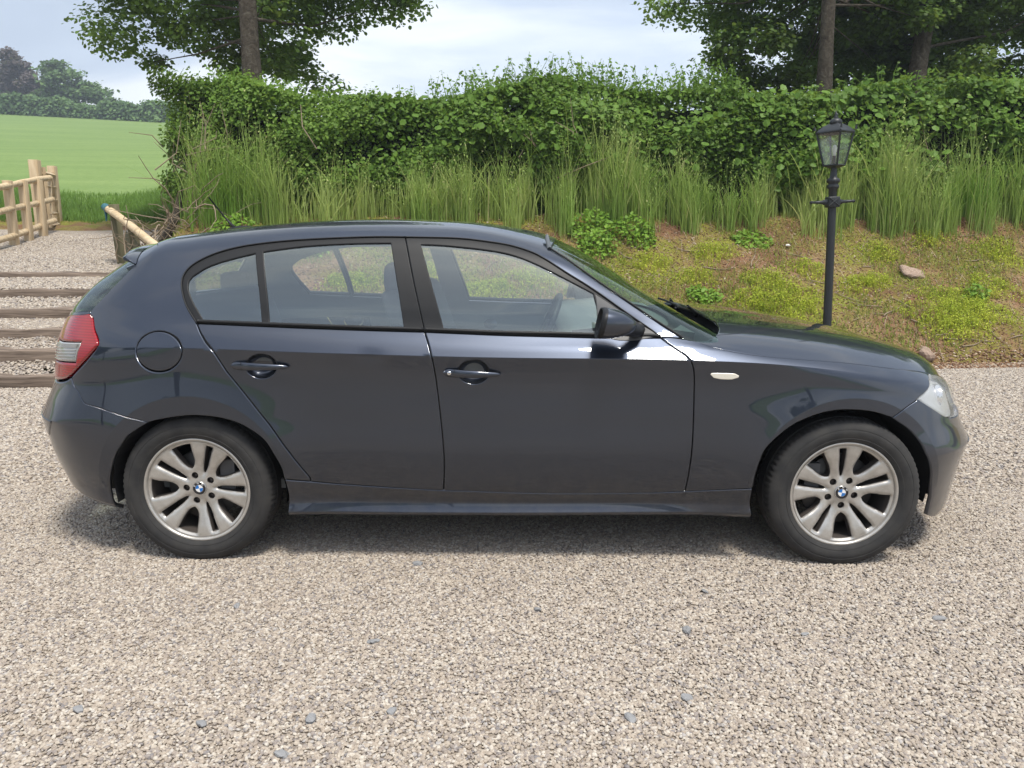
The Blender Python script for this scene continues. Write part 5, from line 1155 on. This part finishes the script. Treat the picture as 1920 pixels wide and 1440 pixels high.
for (x, s, rot, steer) in ((0.0, -1, 108, 0), (2.66, -1, 58, 0), (0.0, 1, 20, 0), (2.66, 1, 80, 0)):
    w = empty('wheel', (x, s * .750, .3045), parent=CAR); w.rotation_euler = (0, 0, math.pi if s > 0 else 0)
    def put(name, v, f, m, parent=w, ry=0, mats=None, mi=None, smooth=True, key=None):
        key = key or name
        if key not in me_cache:
            o = mesh_obj(name, v, f, m, parent, smooth=smooth, mats=mats, midx=mi); me_cache[key] = o.data
        else: o = link(bpy.data.objects.new(name, me_cache[key]), parent)
        o.rotation_euler = (0, ry, 0); return o
    ty = put('tyre', tv, tf, M_tyre)
    if 'tyre_sharp' not in me_cache:
        me_cache['tyre_sharp'] = 1; bm = bmesh.new(); bm.from_mesh(ty.data); bmesh.ops.recalc_face_normals(bm, faces=bm.faces)
        for e_ in bm.edges:
            if e_.calc_face_angle(0) > R(35): e_.smooth = False
        bm.to_mesh(ty.data); bm.free()
    ro = put('rim', rvv, rff, None, ry=-R(rot), mats=[M_alloy, M_barrel], mi=rmi)
    if 'rim_sharp' not in me_cache:
        me_cache['rim_sharp'] = 1; bm = bmesh.new(); bm.from_mesh(ro.data); bmesh.ops.remove_doubles(bm, verts=bm.verts, dist=1e-6); bmesh.ops.recalc_face_normals(bm, faces=bm.faces)
        for e_ in bm.edges:
            if e_.calc_face_angle(0) > R(50): e_.smooth = False
        bm.to_mesh(ro.data); bm.free()
    put('barrel', bar_v, bar_f, M_barrel); put('brake_disc', disc_v, disc_f, M_disc); put('hub', hub_v, hub_f, M_barrel)
    for k in range(5):
        a = R(rot) + 2 * math.pi * k / 5
        bo, bf_ = lathe([(0, -.046), (.007, -.046), (.0085, -.044), (.0085, -.035)], 6)
        b_ = put('wheel_bolt', bo, bf_, M_barrel, smooth=False); b_.location = (.0565 * math.cos(a), 0, .0565 * math.sin(a))
    cv, cf_ = box(.11 if x == 0 else -.115, .0, .05, .06, .07, .13); put('brake_caliper', cv, cf_, M_calip, key='cal%d' % x, smooth=False)
    cp = put('centre_cap', bv, bf, None, mats=[M_silver, M_blue, M_white, M_bblack], mi=bmi, smooth=False); cp.rotation_euler = (0, R(-12 if x == 0 else 8), 0)
    if s < 0: letters(cp, 0)
# --- wheel-arch liners, underbody ---
for hx in (0.0, 2.66):
    for s in (-1, 1):
        V_ = []; F_ = []; n = 28
        for k in range(n + 1):
            a = math.pi * (-.05 + 1.11 * k / n); rx = .385 if hx else .362; rz = .372 if hx else .342
            px_, pz_ = hx - (.01 if hx else -.008) + rx * math.cos(a), .302 + rz * math.sin(a); q_, m_ = xz2qm(px_, pz_); yb_ = min(.858, float(evalS(q_, m2v(m_))[0][1]) - .022)
            for y in (yb_, .50): V_.append((px_, s * y, pz_))
        for k in range(n): F_.append((2 * k, 2 * k + 1, 2 * k + 3, 2 * k + 2))
        F_.append(tuple(2 * k + 1 for k in range(n + 1)))
        mesh_obj('arch_liner', V_, F_, M_dark, CAR, smooth=False)
V_, F_ = merge(box(1.33, 0, .24, 1.82, 1.52, .10), box(1.33, 0, .27, 3.9, .98, .16)); mesh_obj('underbody', V_, F_, M_dark, CAR)
# --- cabin ---
V_, F_ = box(.9, 0, .30, 2.6, 1.46, .04); mesh_obj('cabin_floor', V_, F_, M_trim, CAR)
V_ = []; F_ = []
dash = [(1.98, .30), (1.62, .45), (1.52, .72), (1.50, .86), (1.56, .93), (1.80, .955), (2.05, .95)]
for y in (-.70, .70): V_ += [(x, y, z) for x, z in dash]
n = len(dash)
for k in range(n - 1): F_.append((k, k + 1, n + k + 1, n + k))
F_ += [tuple(range(n)), tuple(n + k for k in range(n))[::-1]]
bev(mesh_obj('dashboard', V_, F_, M_trim, CAR), .03, 3, 20)
def seat(x, y, w, parent):
    so = empty('seat', (x, y, 0), parent=parent)
    V_, F_ = box(.10, 0, .50, .50, w, .16); subd(bev(mesh_obj('cushion', V_, F_, M_seat, so), .05, 3), 1)
    V_, F_ = box(0, 0, 0, .16, w * .96, .62); V_ = [(-.20 + v[0] - .34 * (v[2] + .31), v[1] * (1 - .22 * max(0, v[2])), .80 + v[2]) for v in V_]
    subd(bev(mesh_obj('backrest', V_, F_, M_seat, so), .05, 3), 1)
    V_, F_ = box(-.43, 0, 1.150, .09, w * .5, .15); subd(bev(mesh_obj('headrest', V_, F_, M_seat, so), .04, 3), 1)
    return so
seat(1.20, -.36, .48, CAR); seat(1.20, .36, .48, CAR)
rs_ = empty('rear_seat', (.13, 0, 0), parent=CAR)
V_, F_ = box(.10, 0, .50, .48, 1.28, .18); subd(bev(mesh_obj('cushion', V_, F_, M_seat, rs_), .05, 3), 1)
V_, F_ = box(0, 0, 0, .15, 1.28, .52); V_ = [(-.16 + v[0] - .32 * (v[2] + .26), v[1], .80 + v[2]) for v in V_]; subd(bev(mesh_obj('backrest', V_, F_, M_seat, rs_), .05, 3), 1)
for y in (-.36, .36): V_, F_ = box(-.36, y, 1.09, .09, .25, .11); subd(bev(mesh_obj('headrest', V_, F_, M_seat, rs_), .03, 3), 1)
# steering wheel (right-hand drive, near side)
sw = empty('steering_wheel', (1.44, -.36, .90), parent=CAR); sw.rotation_euler = (0, R(-68), 0)
V_, F_ = tube([(.185 * math.cos(a), .185 * math.sin(a), 0) for a in np.linspace(0, 2 * math.pi, 40)], .015, 10, cap=False); mesh_obj('grip', V_, F_, M_black, sw, smooth=True)
V_, F_ = merge(box(0, 0, -.01, .13, .12, .05), box(0, .09, 0, .05, .14, .02), box(0, -.09, 0, .05, .14, .02), box(-.09, 0, 0, .14, .05, .02)); bev(mesh_obj('spokes', V_, F_, M_black, sw), .01)
# ================= steps, fence, rail, lamp, stones =================
def woodmat(name, c0, c1, scale=(2, 2, 40), rough=.85, axis='X'):
    m = mat(name, rough=rough, spec=.2); t = nd(m, 'ShaderNodeTexCoord'); mp_ = nd(m, 'ShaderNodeMapping'); mp_.inputs['Scale'].default_value = scale; lk(m, t.outputs['Object'], mp_.inputs['Vector'])
    n = nd(m, 'ShaderNodeTexNoise'); n.inputs['Scale'].default_value = 1.5; n.inputs['Detail'].default_value = 7; n.inputs['Distortion'].default_value = .6; lk(m, mp_.outputs[0], n.inputs['Vector'])
    lk(m, ramp(m, n.outputs['Fac'], [(.3, c0), (.7, c1)]), bsdf(m).inputs['Base Color']); bump(m, n.outputs['Fac'], .5, .012); return m
M_sleeper = woodmat('old_sleeper', (.075, .056, .044), (.27, .21, .165), (1.2, 14, 22))
M_newwood = woodmat('fresh_softwood', (.46, .335, .20), (.66, .53, .36), (9, 9, .9))
M_railwood = woodmat('debarked_rail', (.46, .34, .20), (.66, .54, .37), (1.0, 12, 12))
M_oldpost = woodmat('green_tinged_post', (.10, .095, .055), (.20, .18, .11), (9, 9, .9))
words = ['lowest', 'second lowest', 'third lowest', 'fourth lowest', 'second highest', 'highest']
for k, Y in enumerate(STEP_Y):
    r = np.random.default_rng(200 + k); n = 40; V_ = []; F_ = []; x0, x1 = -9.5 - .4 * k, (-3.7, -3.8, -3.9, -4.15, -4.35, -4.5)[k]
    zb_ = [0, .16, .32, .48, .64, .80][k] - .05; ht = (.15, .15, .15, .145, .125, .10)[k]; tilt = (0, .002, .004, .006, .012, .008)[k]
    for i in range(n + 1):
        x = x0 + (x1 - x0) * i / n; j = .009 * r.normal(0, 1, 4); dz = tilt * (x + 5)
        for a, (dy, dz2) in enumerate(((0, 0), (.0, ht), (.20, ht), (.20, 0))): V_.append((x, Y + dy + j[a] + .022 * math.sin(1.6 * x + 2 * k), zb_ + dz2 + dz + j[a] * .7 + .014 * math.sin(1.3 * x + 2 * k)))
    for i in range(n):
        for a in range(4): b = (a + 1) % 4; F_.append((4 * i + a, 4 * i + 4 + a, 4 * i + 4 + b, 4 * i + b))
    F_ += [(0, 1, 2, 3), tuple(4 * n + a for a in (3, 2, 1, 0))]
    c = np.array([(x0 + x1) / 2, Y, zb_]); o = mesh_obj('sleeper_step', [tuple(np.array(v) - c) for v in V_], F_, M_sleeper); o.location = c; bev(o, .012, 2, 50)
    tag(o, 'dark weathered timber sleeper, %s step of the gravel stairs' % words[k], 'step', 'timber sleeper steps up the path')
# fence of round rails on the left
def fpost(name, x, y, z, h, w, m, label, group=None, cat_='post', top_slope=.0):
    V_, F_ = box(0, 0, h / 2 - .15, w, w, h + .3); V_ = [(v[0], v[1], v[2] + (top_slope * (v[0] / w) if v[2] > 0 else 0)) for v in V_]
    o = mesh_obj(name, V_, F_, m); o.location = (x, y, z); bev(o, .006, 2); o.rotation_euler = (0, 0, R(8)); return tag(o, label, cat_, group)
fence = empty('rail_fence', (-8.6, 13.4, 1.2)); F0 = np.array([-8.6, 13.4, 1.2]); tag(fence, 'timber fence of three round rails on square posts beside the path', 'fence')
for (x, y, z, h) in ((-8.28, 13.0, 1.13, 1.06), (-8.37, 13.55, 1.21, 1.02), (-8.50, 14.2, 1.30, .98), (-8.1, 12.2, 1.05, 1.05), (-7.9, 11.3, .98, 1.05)):
    V_, F_ = box(0, 0, h / 2 - .15, .115, .115, h + .3); o = mesh_obj('post', V_, F_, M_newwood, fence); o.location = np.array((x, y, z)) - F0; bev(o, .006, 2)
for (za, zb_) in ((.93, .98), (.53, .60), (.12, .19)):
    p0 = np.array((-7.93, 11.2, .98 + za - .02)); p1 = np.array((-8.80, 14.98, 1.38 + zb_)); n = 12
    pts = [p0 + (p1 - p0) * t + np.array([.085, -.03, .012 * math.sin(7 * t + za * 9)]) for t in np.linspace(0, 1, n)]
    V_, F_ = tube([p - F0 for p in pts], [.052 + .003 * math.sin(3 * i) for i in range(n)], 12); mesh_obj('rail', V_, F_, M_railwood, fence, smooth=True)
fpost('gate_post', -9.03, 15.05, 1.40, 1.30, .165, M_newwood, 'tall square gate post of fresh pale timber at the path end', None, 'post')
gt = empty('field_gate', (-8.95, 15.2, 1.45)); tag(gt, 'small pale timber gate standing open by the tall post', 'gate')
ga = np.array([-8.93, 15.15]); gb = np.array([-9.50, 16.45])
for z, w in ((1.02, .075), (.78, .06), (.52, .06), (.26, .06), (.04, .07)):
    a = np.array([*ga, 1.45 + z]); b = np.array([*gb, 1.50 + z]); V_, F_ = tube([a - np.array(gt.location), b - np.array(gt.location)], w * .55, 4); mesh_obj('bar', V_, F_, M_newwood, gt)
for s, z0, s1, z1 in ((.02, 0, .02, 1.1), (.98, 0, .98, 1.1), (.05, .02, .5, 1.0), (.5, 1.0, .95, .05)):
    a = np.array([*(ga + (gb - ga) * s), 1.45 + z0]); b = np.array([*(ga + (gb - ga) * s1), 1.48 + z1]); V_, F_ = tube([a - np.array(gt.location), b - np.array(gt.location)], .04, 4); mesh_obj('brace', V_, F_, M_newwood, gt)
fpost('gate_post', -9.55, 16.5, 1.55, 1.16, .15, M_newwood, 'shorter pale timber gate post on the field side of the gate', None, 'post')
# handrail at the right of the steps
hr_ = empty('handrail', (-5.0, 10.2, 1.0)); H0 = np.array([-5.0, 10.2, 1.0]); tag(hr_, 'round timber handrail sloping down on green-tinged posts beside the steps', 'handrail')
pa = np.array([-5.70, 11.05, 1.70]); pb = np.array([-3.95, 9.05, 1.07]); V_, F_ = tube([pa + (pb - pa) * t - H0 + np.array([0, 0, .008 * math.sin(6 * t)]) for t in np.linspace(0, 1, 10)], .050, 14); mesh_obj('rail', V_, F_, M_railwood, hr_, smooth=True)
for x, y, zt_, w in ((-5.50, 10.95, 1.74, .13), (-4.98, 10.35, 1.52, .12), (-4.42, 9.70, 1.27, .11)):
    V_, F_ = box(0, 0, 0, w, w, 1.3); o = mesh_obj('post', V_, F_, M_oldpost, hr_); o.location = np.array((x, y, zt_ - .65)) - H0; o.rotation_euler = (0, R(-3), R(30)); bev(o, .006, 2)
V_, F_ = box(0, 0, 0, 1.0, .03, .75); o = mesh_obj('side_board', V_, F_, M_oldpost, hr_); o.location = np.array((-4.95, 10.25, .86)) - H0; o.rotation_euler = (0, R(18), R(-48)); bev(o, .004, 2)
M_tape = mat('teal_tape', (.02, .12, .14), .5); V_, F_ = tube([pa + (pb - pa) * t - H0 for t in (-.012, .022, .05)], [.054, .058, .053], 12); mesh_obj('tape_wrap', V_, F_, M_tape, hr_, smooth=True)
V_, F_ = tube([pa - H0 + np.array([.02, -.05, 0]), pa - H0 + np.array([.03, -.07, -.09]), pa - H0 + np.array([.025, -.065, -.19])], [.016, .02, .008], 6); mesh_obj('tape_end', V_, F_, M_tape, hr_, smooth=True)
# lamp post
M_iron = mat('painted_iron', (.022, .025, .028), .45, .2); bump(M_iron, noise(M_iron, 60, 4), .15, .004)
lp = empty('lamp_post', (3.275, 7.93, 0)); lp.rotation_euler = (0, R(-2.2), R(0)); tag(lp, 'black Victorian-style lamp post with glazed lantern at the foot of the bank', 'lamp post')
def lz(name, prof, seg=20, parent=lp, m=M_iron, rz=0):
    V_, F_ = lathe(prof, seg, 'z'); o = mesh_obj(name, V_, F_, m, parent, smooth=seg > 8); o.rotation_euler = (0, 0, rz)
    if seg > 8:
        for e_ in o.data.edges: pass
    return o
lz('base', [(.10, -.1), (.10, .12), (.085, .14), (.06, .17), (.045, .22)])
lz('pole', [(.043, .15), (.041, 1.0), (.040, 1.66)])
V_, F_ = box(0, 0, 1.675, .115, .115, .105); bev(mesh_obj('block', V_, F_, M_iron, lp), .008)
V_, F_ = merge(tube([(-.055, -.0605, 1.64), (.04, -.0605, 1.715)], .006, 5), tube([(-.05, -.0605, 1.715), (.05, -.0605, 1.635)], .006, 5)); mesh_obj('block_ornament', V_, F_, M_iron, lp)
for s in (-1, 1):
    V_, F_ = tube([(s * .05, 0, 1.675), (s * .09, 0, 1.675), (s * .10, 0, 1.676), (s * .20, 0, 1.678), (s * .205, 0, 1.678), (s * .225, 0, 1.678)], [.032, .026, .018, .013, .017, .012], 10); mesh_obj('ladder_arm', V_, F_, M_iron, lp, smooth=True)
lz('collar', [(.038, 1.72), (.042, 1.80), (.055, 1.812), (.058, 1.83), (.050, 1.845), (.046, 1.855), (.062, 1.865), (.064, 1.885), (.058, 1.90), (.035, 1.915), (.030, 1.98), (.026, 2.02)])
lan = empty('lantern', (0, 0, 2.03), R(38), parent=lp)
b0, b1, hL = .072, .125, .315
for i in range(4):
    a = math.pi / 4 + i * math.pi / 2; a2 = a + math.pi / 2; p0 = np.array([b0 * 1.414 * math.cos(a), b0 * 1.414 * math.sin(a), 0]); p1 = np.array([b1 * 1.414 * math.cos(a), b1 * 1.414 * math.sin(a), hL]); q0 = np.array([b0 * 1.414 * math.cos(a2), b0 * 1.414 * math.sin(a2), 0]); q1 = np.array([b1 * 1.414 * math.cos(a2), b1 * 1.414 * math.sin(a2), hL])
    V_, F_ = merge(tube([p0, p1], .011, 4), tube([p0, q0], .010, 4), tube([p1, q1], .012, 4)); mesh_obj('frame', V_, F_, M_iron, lan)
    s = .93; mesh_obj('pane', [tuple(v * np.array([s, s, 1])) for v in (p0, q0, q1, p1)], [(0, 1, 2, 3)], M_lens2 if 'M_lens2' in globals() else None, lan)
    V_, F_ = tube([p1 * 1.08, p1 * 1.14 + np.array([0, 0, .022])], [.014, .004], 6); mesh_obj('horn', V_, F_, M_iron, lan)
V_, F_ = lathe([(.0, -.03), (.05, -.025), (b0 * 1.4, -.006), (b0 * 1.42, .006), (0, .006)], 4, 'z'); o = mesh_obj('floor_plate', V_, F_, M_iron, lan); o.rotation_euler = (0, 0, R(45))
V_, F_ = lathe([(b1 * 1.50, hL - .008), (b1 * 1.52, hL + .008), (b1 * .98, hL + .058), (.062, hL + .085), (.058, hL + .088)], 4, 'z'); o = mesh_obj('roof', V_, F_, M_iron, lan); o.rotation_euler = (0, 0, R(45)); bev(o, .004)
lz('vent', [(.058, hL + .082), (.062, hL + .095), (.055, hL + .115), (.036, hL + .130), (.020, hL + .138)], 16, lan); lz('finial', [(.020, hL + .135), (.024, hL + .146), (.012, hL + .155), (.018, hL + .168), (.010, hL + .180), (.002, hL + .205)], 12, lan)
lz('bulb', [(.0, .20), (.016, .19), (.024, .165), (.020, .135), (.013, .11), (.013, .08), (.0, .08)], 14, lan, mat('bulb_white', (.85, .85, .83), .2)); lz('bulb_holder', [(.016, .0), (.016, .09), (.010, .095)], 10, lan)
# stones and twigs
M_rock = mat('pale_rock', rough=.9); lk(M_rock, ramp(M_rock, noise(M_rock, 9, 6, .65), [(.3, (.22, .14, .10)), (.7, (.48, .37, .29))]), bsdf(M_rock).inputs['Base Color']); bump(M_rock, noise(M_rock, 16, 6), .6, .03)
M_slate = mat('slate_pebble', rough=.7); lk(M_slate, ramp(M_slate, noise(M_slate, 40, 5), [(.3, (.17, .172, .175)), (.7, (.30, .30, .305))]), bsdf(M_slate).inputs['Base Color'])
def rock(name, loc, sc, seed, m, label, cat_='stone', group=None, rot=0, sub=3):
    bm = bmesh.new(); bmesh.ops.create_icosphere(bm, subdivisions=sub, radius=1); r = np.random.default_rng(seed); K = r.normal(0, 1, (9, 3)); ph = r.uniform(0, 6, 9)
    for v in bm.verts:
        p = np.array(v.co); d = sum(np.sin(2.2 * (K[i] @ p) + ph[i]) for i in range(9)) * .085; v.co = Vector(np.sign(p) * np.abs(p) ** .8 * (1 + d)) 
    me = bpy.data.meshes.new(name); bm.to_mesh(me); bm.free(); me.materials.append(m); me.polygons.foreach_set('use_smooth', [False] * len(me.polygons))
    o = link(bpy.data.objects.new(name, me)); o.location = loc; o.scale = sc; o.rotation_euler = (0, r.uniform(-.2, .2), rot); return tag(o, label, cat_, group)
rock('rock', (5.03, 9.62, .87), (.22, .13, .05), 1, M_rock, 'large flat pale stone half buried in the soil bank', rot=.3).rotation_euler = (R(28), R(14), .2)
rock('rock', (4.20, 8.20, .07), (.14, .09, .065), 2, M_rock, 'rounded pinkish rock at the foot of the bank beyond the bonnet', rot=.5)
rock('rock', (4.47, 8.22, .06), (.09, .07, .085), 4, M_rock, 'upright grey-brown rock at the foot of the bank beyond the bonnet', rot=1.2)
rock('rock', (3.52, 9.98, 1.22), (.028, .02, .015), 5, mat('white_chip', (.72, .70, .66), .8), 'small white stone lying on the soil bank left of the lamp', sub=2)
PEBS = [(380, 1362), (1290, 1185), (1184, 1348), (445, 1140), (785, 1060), (1322, 1110), (1008, 1145), (700, 1207), (585, 1353), (530, 1420), (735, 1337), (1290, 1310), (1510, 1190), (150, 1335), (1760, 1160)]
for k, (px, py) in enumerate(PEBS):
    c_, s_ = math.cos(R(11)), math.sin(R(11)); a = (px - 960) / 1442; b = (720 - py) / 1442; d = np.array([a, c_ + b * s_, -s_ + b * c_]); t = -CAM_H / d[2]; X, Y = d[0] * t, d[1] * t
    s = rng.uniform(.010, .018) * (1.25 if k in (0, 1, 2, 3) else 1)
    rock('pebble', (X, Y, .004 + s * .2), (s * 1.3, s * .8, s * .5), 300 + k, M_slate, 'larger blue-grey slate pebble lying among the pale gravel', 'pebble', 'slate pebbles lying on the gravel', rng.uniform(0, 6), 2)
r = np.random.default_rng(66); TW = [(4.08, 8.93), (4.51, 8.94), (5.05, 8.35), (5.29, 10.2), (5.91, 10.2), (4.2, 8.75), (4.35, 8.8), (4.6, 8.6), (4.0, 9.05), (3.75, 9.3), (4.75, 8.45), (5.4, 8.45), (5.6, 8.5), (4.9, 8.4), (3.9, 8.7), (4.45, 9.7), (2.5, 9.5), (1.9, 9.3), (1.4, 9.7), (3.0, 9.7), (6.0, 8.7), (5.2, 8.4), (3.6, 9.8), (2.2, 9.9), (-.8, 9.3), (-.3, 9.5), (6.5, 9.2), (5.8, 9.8)]
for k, (x, y) in enumerate(TW):
    L = r.uniform(.14, .42); a = r.normal(0, .6) + (math.pi if r.uniform() < .5 else 0); pts = []
    for t in np.linspace(-.5, .5, 6): X = x + L * t * math.cos(a) + .02 * math.sin(5 * t + k); Y = y + L * t * math.sin(a); pts.append((X - x, Y - y, float(bank_z(X, Y)) + .012 + .02 * abs(t)))
    rr = r.uniform(.004, .009); V_, F_ = tube(pts, [rr, rr, rr * .9, rr * .8, rr * .6, rr * .4], 6); o = mesh_obj('twig', V_, F_, M_twig, None, smooth=True); o.location = (x, y, 0)
    tag(o, 'thin dry twig lying on the bare soil bank', 'twig', 'dry twigs on the bank')
# tangle of roots and dead stems at the cut end of the bank
parts = []; r = np.random.default_rng(77)
for k in range(90):
    x = -4.55 + r.normal(0, .28); y = 10.25 + r.normal(0, .25); z = float(bank_z(x, y)) + r.uniform(-.02, .35); L = r.uniform(.25, .9); d = np.array([r.normal(.2, .6), r.normal(-.2, .3), r.normal(.15, .6)]); d /= np.linalg.norm(d); p = np.array([x, y, z]); pts = [p]
    for j in range(5): d = d + r.normal(0, .28, 3) + np.array([0, 0, -.08]); d /= np.linalg.norm(d); pts.append(pts[-1] + d * L / 5)
    rr = r.uniform(.004, .013); parts.append(tube(pts, np.linspace(rr, rr * .3, 6), 5, False))
V_, F_ = merge(*parts); tag(mesh_obj('dead_stems', V_, F_, M_twig, None, smooth=True), 'tangle of dry brown roots and stems at the cut hedge end', 'roots', kind='stuff')
o = mesh_obj('stump', *tube([(-4.62, 10.05, .95), (-4.60, 10.12, 1.15), (-4.50, 10.25, 1.35), (-4.42, 10.4, 1.62), (-4.40, 10.5, 1.9)], [.09, .075, .06, .045, .03], 10), M_bark, None, smooth=True); tag(o, 'dark gnarled hedge root at the cut end of the bank', 'root')

# ---- air: a thin haze over the valley ----
V_, F_ = box(-30, 110, 24.0, 300, 310, 50.6); hz = mesh_obj('haze', V_, F_, None); tag(hz, kind='stuff')
M_haze = bpy.data.materials.new('haze_air'); M_haze.use_nodes = True; _n = M_haze.node_tree.nodes; _n.clear(); _v = _n.new('ShaderNodeVolumePrincipled'); _o = _n.new('ShaderNodeOutputMaterial')
_v.inputs['Color'].default_value = (.80, .88, 1.0, 1); _v.inputs['Density'].default_value = .0014; _v.inputs['Anisotropy'].default_value = .2; M_haze.node_tree.links.new(_v.outputs[0], _o.inputs['Volume']); hz.data.materials.append(M_haze)
# ---- labels that single out look-alikes by their order across the picture ----
ORD = 'first second third fourth fifth sixth seventh eighth ninth tenth eleventh twelfth thirteenth fourteenth fifteenth sixteenth seventeenth eighteenth nineteenth twentieth twenty-first twenty-second twenty-third twenty-fourth twenty-fifth twenty-sixth twenty-seventh twenty-eighth twenty-ninth thirtieth'.split()
for kind_, txt in (('twig', 'thin dry twig lying on the bare soil bank, %s twig from the left'), ('weed_clump', 'low feathery yellow-green weed on the soil bank, %s such clump from the left'), ('weed_plant', 'broad-leaved green weed plant on the soil bank, %s such plant from the left'), ('pebble', 'larger blue-grey slate pebble on the pale gravel, %s such pebble from the left')):
    L_ = sorted([o for o in bpy.data.objects if o.parent is None and o.name.split('.')[0] == kind_], key=lambda o: o.location.x / o.location.y)
    for k, o in enumerate(L_): o['label'] = txt % ORD[k]
